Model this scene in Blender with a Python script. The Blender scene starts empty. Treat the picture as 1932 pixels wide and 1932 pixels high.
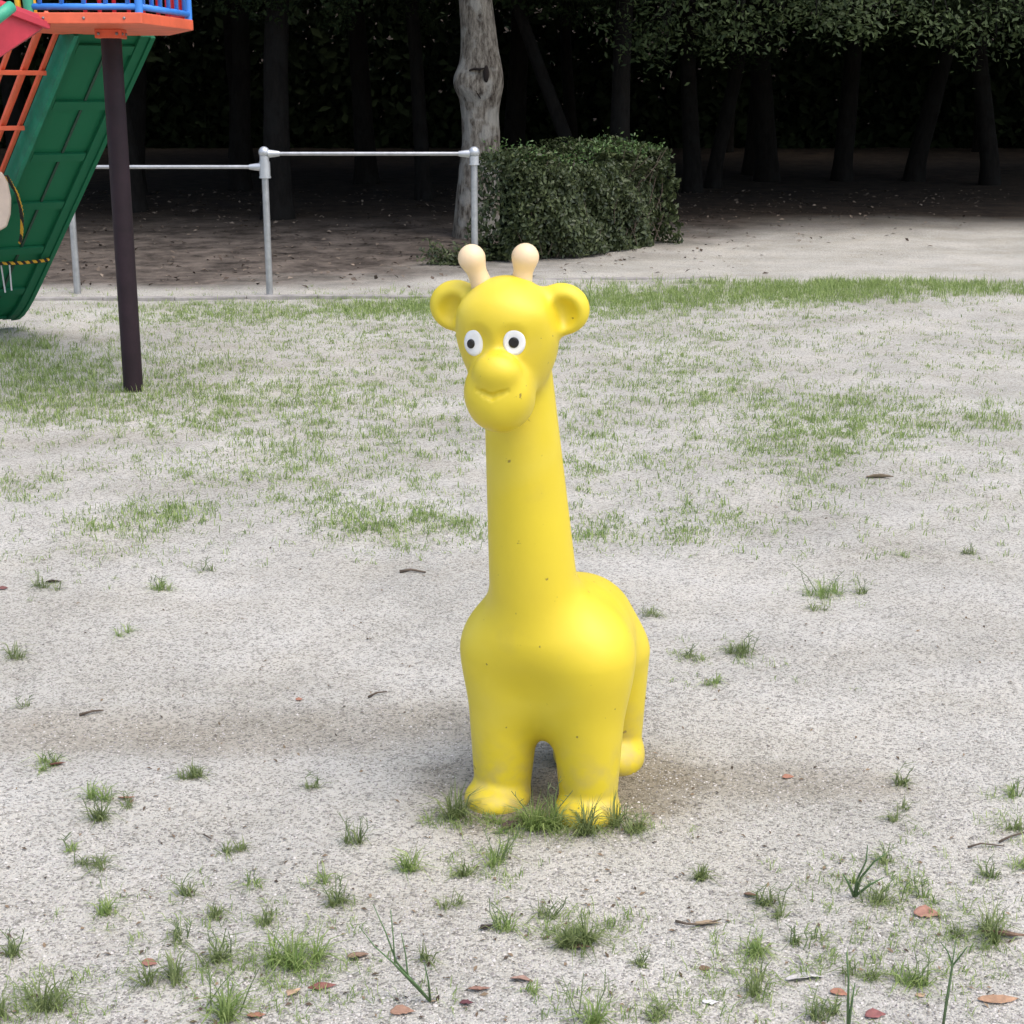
import bpy, math, random
import numpy as np
from mathutils import Vector
R = math.radians
sc = bpy.context.scene
COL = sc.collection
rng = np.random.default_rng(11)

# ------------------------------------------------------------------ camera, sky, sun, exposure
CAM_H, PITCH, FPX, HALF = 1.62, math.atan(766/2900), 2900.0, 966.0
cd = bpy.data.cameras.new('camera'); cam = bpy.data.objects.new('camera', cd); COL.objects.link(cam)
cd.sensor_width = 36; cd.lens = 36*FPX/1932; cd.clip_start = .05; cd.clip_end = 500
cam.location = (0, 0, CAM_H); cam.rotation_euler = (math.pi/2-PITCH, 0, 0)
sc.camera = cam
SUN_EL, SUN_AZ = 64, 134            # azimuth clockwise from +Y (the view direction)
w = bpy.data.worlds.new('World'); sc.world = w; w.use_nodes = True
nt = w.node_tree; bg = nt.nodes['Background']
sky = nt.nodes.new('ShaderNodeTexSky'); sky.sky_type = 'NISHITA'; sky.sun_disc = False
sky.sun_elevation = R(SUN_EL); sky.sun_rotation = R(SUN_AZ); sky.air_density = 1.0; sky.dust_density = 3.5; sky.ozone_density = .6
nt.links.new(sky.outputs[0], bg.inputs[0]); bg.inputs[1].default_value = .15
sl = bpy.data.lights.new('sun', 'SUN'); sl.energy = 1.0; sl.angle = R(75); sl.color = (1, .96, .9)
so = bpy.data.objects.new('sun', sl); COL.objects.link(so)
sdir = Vector((math.sin(R(SUN_AZ))*math.cos(R(SUN_EL)), math.cos(R(SUN_AZ))*math.cos(R(SUN_EL)), math.sin(R(SUN_EL))))
so.rotation_euler = sdir.to_track_quat('Z', 'Y').to_euler(); so.location = sdir*30
sc.view_settings.view_transform = 'Standard'; sc.view_settings.look = 'None'
sc.view_settings.gamma = 1; sc.view_settings.exposure = .86
sc.cycles.max_bounces = 5; sc.cycles.diffuse_bounces = 2; sc.cycles.glossy_bounces = 2; sc.cycles.transmission_bounces = 3; sc.cycles.caustics_reflective = False; sc.cycles.caustics_refractive = False

# ------------------------------------------------------------------ helpers
CP, SP = math.cos(PITCH), math.sin(PITCH)
def ray(px, py):
    u = (px-HALF)/FPX; v = (HALF-py)/FPX
    return np.array([u, CP+v*SP, v*CP-SP])
def at(px, py, Y):
    r = ray(px, py); return np.array([0, 0, CAM_H]) + r*(Y/r[1])
def at_z(px, py, z):
    r = ray(px, py); return np.array([0, 0, CAM_H]) + r*((z-CAM_H)/r[2])
GX, GY = .082, 3.42                                   # where the giraffe stands
def gz(x, y):
    x = np.asarray(x, float); y = np.asarray(y, float)
    z = .004*np.sin(x*9.1+y*4.3+np.sin(y*5.7))*np.sin(y*8.3-x*3.7+np.sin(x*6.1)) + .010*np.sin(x*1.3+y*.7)*np.sin(y*1.1-x*.4) + .006*np.sin(x*3.1-y*2.3+1) * np.sin(y*2.7+x)
    near = np.exp(-((x-GX-.02)**2/.5+(y-GY-.1)**2/.35)); z = z*(1-near) - .006*near
    z = z - .018*np.exp(-((x+.75)**2/.6+(y-GY-.45)**2/.05))      # worn hollow left of the giraffe
    z = z + np.clip(y-17, 0, 60)*.03 + np.clip(y-46, 0, 30)*.5
    return z
def on_ground(px, py):
    p = at_z(px, py, 0.)
    for _ in range(3): p = at_z(px, py, float(gz(p[0], p[1])))
    return p

def mat(name, col, rough=.6, metal=0., spec=.5, var=0., vscale=8., bump=0., bscale=60., col2=None, detail=6.):
    m = bpy.data.materials.new(name); m.use_nodes = True
    n = m.node_tree.nodes; l = m.node_tree.links; b = n['Principled BSDF']
    b.inputs['Base Color'].default_value = (*col, 1); b.inputs['Roughness'].default_value = rough
    b.inputs['Metallic'].default_value = metal; b.inputs['Specular IOR Level'].default_value = spec
    tc = n.new('ShaderNodeTexCoord')
    if var > 0 or col2:
        t = n.new('ShaderNodeTexNoise'); t.inputs['Scale'].default_value = vscale; t.inputs['Detail'].default_value = detail
        t.inputs['Roughness'].default_value = .65
        l.new(tc.outputs['Object'], t.inputs['Vector'])
        r = n.new('ShaderNodeValToRGB'); r.color_ramp.elements[0].position = .36; r.color_ramp.elements[1].position = .66
        c2 = col2 or tuple(min(1, c*(1+var)) for c in col)
        c1 = col if col2 else tuple(c*(1-var) for c in col)
        r.color_ramp.elements[0].color = (*c1, 1); r.color_ramp.elements[1].color = (*c2, 1)
        l.new(t.outputs['Fac'], r.inputs['Fac']); l.new(r.outputs['Color'], b.inputs['Base Color'])
    if bump > 0:
        t2 = n.new('ShaderNodeTexNoise'); t2.inputs['Scale'].default_value = bscale; t2.inputs['Detail'].default_value = 5
        l.new(tc.outputs['Object'], t2.inputs['Vector'])
        bp = n.new('ShaderNodeBump'); bp.inputs['Strength'].default_value = bump; bp.inputs['Distance'].default_value = .01
        l.new(t2.outputs['Fac'], bp.inputs['Height']); l.new(bp.outputs['Normal'], b.inputs['Normal'])
    return m
def leafmat(name, c1, c2, rough=.5, trans=.25, attr=True, spec=.4):
    """foliage: colour varies per leaf through the random-per-island value"""
    m = bpy.data.materials.new(name); m.use_nodes = True
    n = m.node_tree.nodes; l = m.node_tree.links; b = n['Principled BSDF']
    g = n.new('ShaderNodeNewGeometry'); r = n.new('ShaderNodeValToRGB')
    r.color_ramp.elements[0].color = (*c1, 1); r.color_ramp.elements[1].color = (*c2, 1)
    l.new(g.outputs['Random Per Island'], r.inputs['Fac']); l.new(r.outputs['Color'], b.inputs['Base Color'])
    b.inputs['Roughness'].default_value = rough; b.inputs['Specular IOR Level'].default_value = spec
    if trans > 0:
        t = n.new('ShaderNodeBsdfTranslucent'); mx = n.new('ShaderNodeMixShader'); mx.inputs[0].default_value = trans
        l.new(r.outputs['Color'], t.inputs['Color']); l.new(b.outputs[0], mx.inputs[1]); l.new(t.outputs[0], mx.inputs[2])
        l.new(mx.outputs[0], n['Material Output'].inputs['Surface'])
    return m

def tag(o, label=None, cat=None, group=None, kind=None):
    if label: o['label'] = label
    if cat: o['category'] = cat
    if group: o['group'] = group
    if kind: o['kind'] = kind
    return o
def empty(name, loc, rz=0.):
    o = bpy.data.objects.new(name, None); COL.objects.link(o); o.location = loc; o.rotation_euler = (0, 0, rz)
    o.empty_display_size = .1
    return o
def new_mesh(name, V, F, smooth=False):
    me = bpy.data.meshes.new(name); V = np.asarray(V, float)
    if isinstance(F, np.ndarray) and F.ndim == 2:
        nf, k = F.shape
        me.vertices.add(len(V)); me.vertices.foreach_set('co', V.astype(np.float32).ravel())
        me.loops.add(nf*k); me.loops.foreach_set('vertex_index', F.astype(np.int32).ravel())
        me.polygons.add(nf); me.polygons.foreach_set('loop_start', np.arange(0, nf*k, k, dtype=np.int32))
        me.update(calc_edges=True); me.validate()
    else:
        me.from_pydata([tuple(v) for v in V], [], [tuple(f) for f in F])
    if smooth: me.polygons.foreach_set('use_smooth', np.ones(len(me.polygons), bool))
    me.update(); return me
def obj(name, V, F, m, parent=None, smooth=False, local=False):
    """one mesh object; V in world space unless local, moved into the parent's frame"""
    V = np.asarray(V, float)
    if parent is not None and not local:
        q = parent; off = np.zeros(3)
        while q is not None: off += np.array(q.location); q = q.parent
        V = V - off
    me = new_mesh(name, V, F, smooth); me.materials.append(m)
    o = bpy.data.objects.new(name, me); COL.objects.link(o)
    if parent is not None: o.parent = parent
    return o
class MB:
    def __init__(s): s.V = []; s.F = []; s.n = 0
    def add(s, V, F):
        V = np.asarray(V, float); s.V.append(V); s.F += [tuple(i+s.n for i in f) for f in F]; s.n += len(V); return s
    def tube(s, pts, rad, k=10, caps=True):
        pts = [np.asarray(p, float) for p in pts]; n = len(pts)
        rad = [rad]*n if np.isscalar(rad) else rad
        V = []; prev = None
        for i, p in enumerate(pts):
            t = pts[min(i+1, n-1)]-pts[max(i-1, 0)]; t = t/np.linalg.norm(t)
            if prev is None:
                a = np.cross(t, [0, 0, 1.]);
                if np.linalg.norm(a) < .05: a = np.cross(t, [0, 1., 0])
            else: a = prev-t*np.dot(prev, t)
            a = a/np.linalg.norm(a); prev = a; b = np.cross(t, a)
            for j in range(k):
                w_ = 2*math.pi*j/k; V.append(p+rad[i]*(math.cos(w_)*a+math.sin(w_)*b))
        F = [(i*k+j, i*k+(j+1) % k, (i+1)*k+(j+1) % k, (i+1)*k+j) for i in range(n-1) for j in range(k)]
        if caps: F += [tuple(range(k))[::-1], tuple((n-1)*k+j for j in range(k))]
        return s.add(V, F)
    def box(s, c, ax, ay, az):
        """centre and three half-axis vectors"""
        c = np.asarray(c, float); ax, ay, az = map(lambda q: np.asarray(q, float), (ax, ay, az))
        V = [c+i*ax+j*ay+k*az for k in (-1, 1) for j in (-1, 1) for i in (-1, 1)]
        return s.add(V, [(0, 2, 3, 1), (4, 5, 7, 6), (0, 1, 5, 4), (2, 6, 7, 3), (0, 4, 6, 2), (1, 3, 7, 5)])
    def bar(s, a, b, w_, h, up=(0, 0, 1)):
        a = np.asarray(a, float); b = np.asarray(b, float); t = b-a; L = np.linalg.norm(t); t = t/L
        sd = np.cross(t, up); sd = sd/np.linalg.norm(sd); u = np.cross(sd, t)
        return s.box((a+b)/2, t*L/2, sd*w_/2, u*h/2)
    def slab(s, poly, z0, z1):
        n = len(poly); V = [(x, y, z0) for x, y in poly]+[(x, y, z1) for x, y in poly]
        return s.add(V, [tuple(range(n))[::-1], tuple(range(n, 2*n))]+[(i, (i+1) % n, n+(i+1) % n, n+i) for i in range(n)])
    def ball(s, c, r, k=14, m=9):
        r = np.array([r]*3 if np.isscalar(r) else r, float); c = np.asarray(c, float); V = [c+r*[0, 0, -1]]
        for i in range(1, m):
            a = -math.pi/2+math.pi*i/m
            V += [c+r*np.array([math.cos(a)*math.cos(2*math.pi*j/k), math.cos(a)*math.sin(2*math.pi*j/k), math.sin(a)]) for j in range(k)]
        V.append(c+r*[0, 0, 1]); T = len(V)-1
        F = [(0, 1+(j+1) % k, 1+j) for j in range(k)]
        F += [(1+i*k+j, 1+i*k+(j+1) % k, 1+(i+1)*k+(j+1) % k, 1+(i+1)*k+j) for i in range(m-2) for j in range(k)]
        F += [(1+(m-2)*k+j, 1+(m-2)*k+(j+1) % k, T) for j in range(k)]
        return s.add(V, F)
    def build(s, name, m, parent=None, smooth=False, bevel=0., local=False):
        o = obj(name, np.concatenate(s.V), s.F, m, parent, smooth, local)
        if bevel:
            b = o.modifiers.new('bevel', 'BEVEL'); b.width = bevel; b.segments = 2; b.limit_method = 'ANGLE'
        return o
def smooth_angle(o, deg=40):
    me = o.data; me.polygons.foreach_set('use_smooth', np.ones(len(me.polygons), bool))
    me.set_sharp_from_angle(angle=R(deg)); return o

def leaf_quads(C, N, size, aspect=.5, r=rng, fold=.0):
    """pointed leaves: one folded kite (2 tris) per centre; N approximate facing, random spin"""
    n = len(C); N = N/np.linalg.norm(N, axis=1, keepdims=True)
    A = r.normal(size=(n, 3)); A -= N*np.sum(A*N, 1, keepdims=True); A /= np.linalg.norm(A, axis=1, keepdims=True)
    B = np.cross(N, A); s = np.asarray(size).reshape(-1, 1)
    V = np.stack([C-A*s*.5, C+B*s*aspect*.5+A*s*.05+N*s*fold, C+A*s*.5, C-B*s*aspect*.5+A*s*.05+N*s*fold], 1).reshape(-1, 3)
    i = np.arange(n)*4
    F = np.concatenate([np.stack([i, i+1, i+2], 1), np.stack([i, i+2, i+3], 1)])
    return V, F

# ------------------------------------------------------------------ ground
def ground_material():
    m = bpy.data.materials.new('gravelly_sand'); m.use_nodes = True
    n = m.node_tree.nodes; l = m.node_tree.links; b = n['Principled BSDF']
    tc = n.new('ShaderNodeTexCoord'); P = tc.outputs['Object']
    def noise(scale, detail=5, rough=.6, vec=P):
        t = n.new('ShaderNodeTexNoise'); t.inputs['Scale'].default_value = scale; t.inputs['Detail'].default_value = detail
        t.inputs['Roughness'].default_value = rough; l.new(vec, t.inputs['Vector']); return t.outputs['Fac']
    def ramp(f, p0, c0, p1, c1):
        r = n.new('ShaderNodeValToRGB'); e = r.color_ramp.elements
        e[0].position = p0; e[1].position = p1; e[0].color = (*c0, 1); e[1].color = (*c1, 1); l.new(f, r.inputs['Fac']); return r.outputs['Color']
    def mix(f, a, c, mode='MIX'):
        x = n.new('ShaderNodeMix'); x.data_type = 'RGBA'; x.blend_type = mode
        if isinstance(f, float): x.inputs[0].default_value = f
        else: l.new(f, x.inputs[0])
        l.new(a, x.inputs[6]); l.new(c, x.inputs[7]); return x.outputs[2]
    sand = ramp(noise(1.1, 5, .65), .35, (.395, .384, .342), .62, (.525, .511, .467))
    # single grains: random grey-beige per cell
    vo = n.new('ShaderNodeTexVoronoi'); vo.inputs['Scale'].default_value = 190; l.new(P, vo.inputs['Vector'])
    sepc = n.new('ShaderNodeSeparateColor'); l.new(vo.outputs['Color'], sepc.inputs[0])
    grain = ramp(sepc.outputs[0], .05, (.38, .375, .365), .45, (1.04, 1.035, 1.02))
    vo2 = n.new('ShaderNodeTexVoronoi'); vo2.inputs['Scale'].default_value = 75; l.new(P, vo2.inputs['Vector'])
    sep2 = n.new('ShaderNodeSeparateColor'); l.new(vo2.outputs['Color'], sep2.inputs[0])
    grain2 = ramp(sep2.outputs[1], .02, (.60, .59, .57), .18, (1, 1, 1))
    c = mix(.85, sand, grain, 'MULTIPLY'); c = mix(.6, c, grain2, 'MULTIPLY')
    warm = ramp(noise(2.3, 2), .42, (1, 1, 1), .70, (.97, .94, .88)); c = mix(.5, c, warm, 'MULTIPLY')
    # brown soil under the trees, with a ragged edge
    sx = n.new('ShaderNodeSeparateXYZ'); l.new(P, sx.inputs[0])
    def mth(op, a, bb):
        x = n.new('ShaderNodeMath'); x.operation = op
        for i, q in enumerate((a, bb)):
            if isinstance(q, (int, float)): x.inputs[i].default_value = q
            else: l.new(q, x.inputs[i])
        return x.outputs[0]
    edge = mth('ADD', sx.outputs[1], mth('MULTIPLY', sx.outputs[0], -1.15))
    edge = mth('ADD', edge, mth('MULTIPLY', noise(.6, 4), 5.))
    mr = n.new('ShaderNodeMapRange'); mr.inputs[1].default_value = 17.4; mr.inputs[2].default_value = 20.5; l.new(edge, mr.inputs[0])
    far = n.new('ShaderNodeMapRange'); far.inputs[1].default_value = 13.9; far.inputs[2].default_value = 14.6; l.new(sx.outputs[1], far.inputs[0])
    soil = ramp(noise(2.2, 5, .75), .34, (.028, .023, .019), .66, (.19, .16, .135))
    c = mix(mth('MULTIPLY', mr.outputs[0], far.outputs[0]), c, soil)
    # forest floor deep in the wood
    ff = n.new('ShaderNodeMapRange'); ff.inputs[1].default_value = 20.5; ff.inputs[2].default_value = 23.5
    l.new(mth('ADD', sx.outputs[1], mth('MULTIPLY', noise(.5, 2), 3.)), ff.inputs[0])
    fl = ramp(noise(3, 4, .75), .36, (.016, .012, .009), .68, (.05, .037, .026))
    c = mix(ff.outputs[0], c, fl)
    # darker, browner sand round the giraffe and in the hollow beside it
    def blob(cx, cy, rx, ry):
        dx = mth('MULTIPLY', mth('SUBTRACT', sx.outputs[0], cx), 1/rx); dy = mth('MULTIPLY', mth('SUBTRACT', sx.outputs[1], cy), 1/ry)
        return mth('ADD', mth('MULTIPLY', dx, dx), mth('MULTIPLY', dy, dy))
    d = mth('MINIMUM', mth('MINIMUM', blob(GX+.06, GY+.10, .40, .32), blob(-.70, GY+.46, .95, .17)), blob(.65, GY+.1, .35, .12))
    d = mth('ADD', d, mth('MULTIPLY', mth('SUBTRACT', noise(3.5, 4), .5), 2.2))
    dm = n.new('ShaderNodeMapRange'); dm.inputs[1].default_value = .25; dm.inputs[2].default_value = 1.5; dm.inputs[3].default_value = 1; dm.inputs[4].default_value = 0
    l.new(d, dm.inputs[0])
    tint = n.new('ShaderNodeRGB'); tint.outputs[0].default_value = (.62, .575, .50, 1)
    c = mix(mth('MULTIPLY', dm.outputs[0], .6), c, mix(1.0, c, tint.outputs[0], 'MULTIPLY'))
    d2 = mth('ADD', blob(GX+.07, GY+.08, .36, .27), mth('MULTIPLY', mth('SUBTRACT', noise(6, 4), .5), 2.0))   # second, ragged brown darkening round the feet
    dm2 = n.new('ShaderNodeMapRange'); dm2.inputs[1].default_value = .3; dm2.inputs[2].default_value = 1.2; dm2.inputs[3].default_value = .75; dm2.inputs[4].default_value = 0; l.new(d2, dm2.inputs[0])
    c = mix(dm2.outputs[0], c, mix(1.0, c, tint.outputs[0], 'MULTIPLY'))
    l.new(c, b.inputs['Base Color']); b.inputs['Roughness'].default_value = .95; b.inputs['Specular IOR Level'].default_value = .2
    h1 = mth('ADD', mth('MULTIPLY', vo.outputs['Distance'], -.5), mth('MULTIPLY', noise(15, 4, .75), 1.6))
    bp = n.new('ShaderNodeBump'); bp.inputs['Strength'].default_value = .75; bp.inputs['Distance'].default_value = .009
    l.new(h1, bp.inputs['Height']); l.new(bp.outputs['Normal'], b.inputs['Normal'])
    return m
def build_ground():
    ys = np.concatenate([np.linspace(-60, 1.6, 16)[:-1], np.linspace(1.6, 6.5, 150)[:-1], np.linspace(6.5, 20, 130)[:-1], np.geomspace(20, 160, 45)])
    xh = np.concatenate([np.linspace(0, 3, 80)[:-1], np.linspace(3, 9, 50)[:-1], np.geomspace(9, 120, 30)])
    xs = np.concatenate([-xh[:0:-1], xh]); X, Y = np.meshgrid(xs, ys)
    Z = gz(X, Y); V = np.stack([X.ravel(), Y.ravel(), Z.ravel()], 1)
    ny, nx = X.shape; i = (np.arange(ny-1)[:, None]*nx+np.arange(nx-1)[None]).ravel()
    F = np.stack([i, i+1, i+nx+1, i+nx], 1)
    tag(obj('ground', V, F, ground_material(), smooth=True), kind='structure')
build_ground()

# loose stones lying on the sand
def build_gravel():
    n = 52000; r = np.random.default_rng(5)
    px = r.uniform(-40, 1972, n); py = 1932-r.power(1.6, n)[::-1]*0 - (1-r.power(1.5, n))*1100+20
    d = np.stack([(px-HALF)/FPX, CP+(HALF-py)/FPX*SP, (HALF-py)/FPX*CP-SP], 1); t = -CAM_H/d[:, 2]
    x = d[:, 0]*t; y = d[:, 1]*t; z = gz(x, y)
    ok = ((x-GX)**2+(y-GY-.1)**2 > .05); x, y, z = x[ok], y[ok], z[ok]; n = len(x)
    base = np.array([[1, 0, 0], [0, 1, 0], [-1, 0, 0], [0, -1, 0], [0, 0, 1]], float)
    s = .0016+.0032*r.power(.45, n)*r.random(n)
    a = r.uniform(0, 6.3, n); V = base[None]*s[:, None, None]*r.uniform(.6, 1.3, (n, 5, 3))
    V[:, :, 2] *= .8
    ca, sa = np.cos(a)[:, None], np.sin(a)[:, None]
    V = np.stack([V[:, :, 0]*ca-V[:, :, 1]*sa, V[:, :, 0]*sa+V[:, :, 1]*ca, V[:, :, 2]], 2)
    V += np.stack([x, y, z+s*.1], 1)[:, None]
    i = (np.arange(n)*5)[:, None]
    F = np.concatenate([np.concatenate([i+p, i+q, i+4], 1) for p, q in ((0, 1), (1, 2), (2, 3), (3, 0))])
    m = leafmat('loose_stone', (.16, .15, .145), (.62, .59, .56), .9, 0., spec=.2)
    tag(obj('gravel', V.reshape(-1, 3), F, m), 'small loose grey stones scattered over the pale sand', 'gravel', kind='stuff')
build_gravel()

def build_fragments():
    r = np.random.default_rng(15); n = 900; px = r.uniform(-20, 1952, n); py = 700+1240*r.random(n)**.6
    P = np.array([at_z(a, b, 0.) for a, b in zip(px, py)]); P[:, 2] = gz(P[:, 0], P[:, 1])+.003
    P = P[(P[:, 0]-GX)**2+(P[:, 1]-GY-.1)**2 > .09]; n = len(P)
    V, F = leaf_quads(P, r.normal(0, .3, (n, 3))+[0, 0, 1], r.uniform(.005, .018, n), .45, r, .12)
    tag(obj('leaf_fragments', V, F, leafmat('leaf_crumb', (.05, .035, .025), (.26, .19, .12), .9, 0.)), 'tiny brown leaf crumbs strewn over the sand', 'leaf fragments', kind='stuff')
build_fragments()
# low concrete edging between the play area and the bank: blocks laid end to end
M_conc = mat('concrete', (.30, .285, .265), .9, var=.22, vscale=9, bump=.3, bscale=80)
def build_edging():
    def run(p0, p1, nblk, name, label, hgt):
        root = empty(name, tuple(p0)); tag(root, label, 'kerb', 'low concrete edgings round the play area')
        p0 = np.array(p0); p1 = np.array(p1); t = (p1-p0)/nblk; r = random.Random(3)
        for k in range(nblk):
            a = p0+t*k+t*.006; b = p0+t*(k+1)-t*.006
            up = hgt+r.uniform(-.008, .006)
            a[2] = gz(a[0], a[1])-.03+up*.5; b[2] = gz(b[0], b[1])-.03+up*.5
            MB().bar(a, b, .10, .06+up).build('block', M_conc, root, bevel=.006)
    a = on_ground(60, 566); b = on_ground(868, 562); run(a, b, 6, 'concrete_edging', 'low worn concrete edging in front of the steel bars', .03)
    a = on_ground(1000, 528); b = on_ground(1350, 524); run(a, b, 3, 'concrete_edging', 'low concrete edging behind the grass strip right of the giraffe head', .012)
build_edging()
# ------------------------------------------------------------------ giraffe: one smooth moulded shell from a distance field
YAW_B, YAW_H = 20, 15
ca, sa = math.cos(R(YAW_B)), math.sin(R(YAW_B))
GBASE = np.array([GX, GY, float(gz(GX, GY))])
def to_local(P):
    d = np.asarray(P, float)-GBASE
    return np.stack([d[..., 0]*ca-d[..., 1]*sa, d[..., 0]*sa+d[..., 1]*ca, d[..., 2]], -1)
HC = to_local(np.array([-.010, 3.25, 1.172]))
hr = R(YAW_B-YAW_H); chh, shh = math.cos(hr), math.sin(hr)
def ell(p, c, r):
    q = p-np.array(c, np.float32); r = np.array(r, np.float32)
    k0 = np.sqrt(np.sum((q/r)**2, -1)); k1 = np.sqrt(np.sum((q/(r*r))**2, -1))+1e-9
    return k0*(k0-1)/k1
def cone(p, a, b, ra, rb):
    a = np.array(a, np.float32); b = np.array(b, np.float32); ab = b-a
    t = np.clip(np.sum((p-a)*ab, -1)/np.dot(ab, ab), 0, 1)
    return np.sqrt(np.sum((p-a-t[..., None]*ab)**2, -1))-(ra+t*(rb-ra))
def smin(a, b, k):
    h = np.clip(.5+.5*(b-a)/k, 0, 1); return b+(a-b)*h-k*h*(1-h)
def smax(a, b, k): return -smin(-a, -b, k)
def head_local(p):
    q = p-HC.astype(np.float32)
    return np.stack([q[..., 0]*chh+q[..., 1]*shh, -q[..., 0]*shh+q[..., 1]*chh, q[..., 2]], -1)
def ear_d(q, s):
    e = ell(q, (s*.113-(.005 if s < 0 else 0), .022, .034), (.060, .033, .055))
    return smax(e, -ell(q, (s*.120, -.020, .024), (.040, .037, .040)), .014)
def head_base(q):
    d = ell(q, (0, .0, -.004), (.107, .100, .108))
    d = smin(d, cone(q, (0, .0, -.04), (0, -.050, -.125), .092, .062), .04)
    d = smin(d, ell(q, (0, .030, -.070), (.088, .070, .100)), .04)                    # back of the head into the neck
    d = smin(d, ell(q, (.002, -.066, -.138), (.063, .074, .070)), .03)
    d = smin(d, ell(q, (.002, -.060, -.160), (.060, .064, .050)), .035)                # blunt chin
    d = smin(d, ell(q, (0, -.050, .028), (.084, .042, .036)), .04)                    # brow ridge
    for s in (-1, 1): d = smin(d, ell(q, (s*.031+.002, -.092, -.122), (.034, .034, .046)), .024)    # cheek pads
    for s in (-1, 1): d = smax(d, -ell(q, (s*.044, -.122, -.024), (.038, .034, .036)), .016)   # shallow eye hollow
    d = smin(d, cone(q, (0, -.080, -.050), (.004, -.102, -.076), .012, .034), .022)   # bridge of the nose
    return smin(d, ell(q, (.008, -.116, -.082), (.046, .037, .036)), .022)            # broad nose
def front_of(fun, x, z):
    """where the surface lies, looking at it from the front"""
    y = np.linspace(-.3, 0, 1200); return float(y[np.argmax(fun(np.stack([np.full(1200, x), y, np.full(1200, z)], -1)) < 0)])
MOUTH = [(x, front_of(head_base, x, z)-.0005, z) for x, z in ((-.030, -.1175), (-.014, -.1235), (.005, -.130), (.022, -.1235), (.037, -.1175))]
def head_d(q):
    d = head_base(q)
    for i in range(4):
        r0, r1 = (.0036, .0056, .0064, .0056, .0036)[i:i+2]
        d = smax(d, -cone(q, MOUTH[i], MOUTH[i+1], r0, r1), .005)
    return d
def giraffe_d(p):
    p = p.astype(np.float32)
    d = ell(p, (.002, .055, .375), (.178, .148, .165))
    d = smin(d, ell(p, (0, .22, .355), (.150, .190, .150)), .12)
    d = smin(d, ell(p, (0, .012, .290), (.155, .088, .125)), .06)
    for s in (-1, 1):
        d = smin(d, ell(p, (s*.111, -.004, .385), (.084, .094, .110)), .05)
        d = smin(d, cone(p, (s*.109, -.006, .05), (s*.101, -.004, .38), .070, .098), .05)
        hx = .100 if s > 0 else .006
        d = smin(d, cone(p, (hx, .29, .05), (hx*.95, .27, .3), .056, .082), .05)
        d = smin(d, ell(p, (s*.114, -.028, .006), (.079, .094, .050)), .016)
        d = smin(d, ell(p, (hx+.004*s, .265, .022), (.067, .085, .058)), .018)
    d = smin(d, cone(p, (-.016, -.030, .455), (-.040, -.105, 1.12), .107, .072), .08)
    q = head_local(p)
    d = smin(d, head_d(q), .03)
    for s in (-1, 1): d = smin(d, ear_d(q, s), .022)
    return d
def surface_nets(fun, lo, hi, h):
    lo = np.array(lo); n = np.ceil((np.array(hi)-lo)/h).astype(int)+1
    ax = [lo[i]+h*np.arange(n[i]) for i in range(3)]
    F = np.empty(n, np.float32)
    for k in range(n[0]):
        Y, Z = np.meshgrid(ax[1], ax[2], indexing='ij')
        F[k] = fun(np.stack([np.full_like(Y, ax[0][k]), Y, Z], -1))
    ins = F < 0; m = n-1
    S = np.zeros((*m, 3)); C = np.zeros(m)
    for axis in range(3):
        o = [a for a in range(3) if a != axis]
        for i in (0, 1):
            for j in (0, 1):
                a = [slice(0, m[q]) for q in range(3)]; b = list(a)
                a[o[0]] = slice(i, i+m[o[0]]); a[o[1]] = slice(j, j+m[o[1]])
                b[o[0]] = a[o[0]]; b[o[1]] = a[o[1]]; b[axis] = slice(1, 1+m[axis])
                fa, fb = F[tuple(a)], F[tuple(b)]; x = (fa < 0) != (fb < 0)
                t = np.where(x, fa/np.where(x, fa-fb, 1), 0)
                C += x; S[..., axis] += t
                S[..., o[0]] += i*x; S[..., o[1]] += j*x
    act = C > 0; idx = -np.ones(m, int); idx[act] = np.arange(act.sum())
    cell = np.argwhere(act); V = lo+h*(cell+S[act]/C[act][:, None])
    quads = []
    for axis in range(3):
        o = [a for a in range(3) if a != axis]
        a = [slice(None)]*3; b = [slice(None)]*3; a[axis] = slice(0, m[axis]); b[axis] = slice(1, None)
        x = ins[tuple(a)] != ins[tuple(b)]; e = np.argwhere(x); flip = ins[tuple(a)][x]
        ok = np.all([(e[:, q] > 0) & (e[:, q] < m[q]) for q in o], 0); e = e[ok]; flip = flip[ok]
        def cid(di, dj):
            c = e.copy(); c[:, o[0]] -= di; c[:, o[1]] -= dj; return idx[c[:, 0], c[:, 1], c[:, 2]]
        Q = np.stack([cid(0, 0), cid(1, 0), cid(1, 1), cid(0, 1)], 1)
        if axis == 1: flip = ~flip
        Q[~flip] = Q[~flip][:, ::-1]; quads.append(Q)
    return V, np.concatenate(quads)
def grad(fun, V, e=.0015):
    G = np.stack([fun(V+np.eye(3)[i]*e)-fun(V-np.eye(3)[i]*e) for i in range(3)], 1)/(2*e)
    return G.astype(float)

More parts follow.
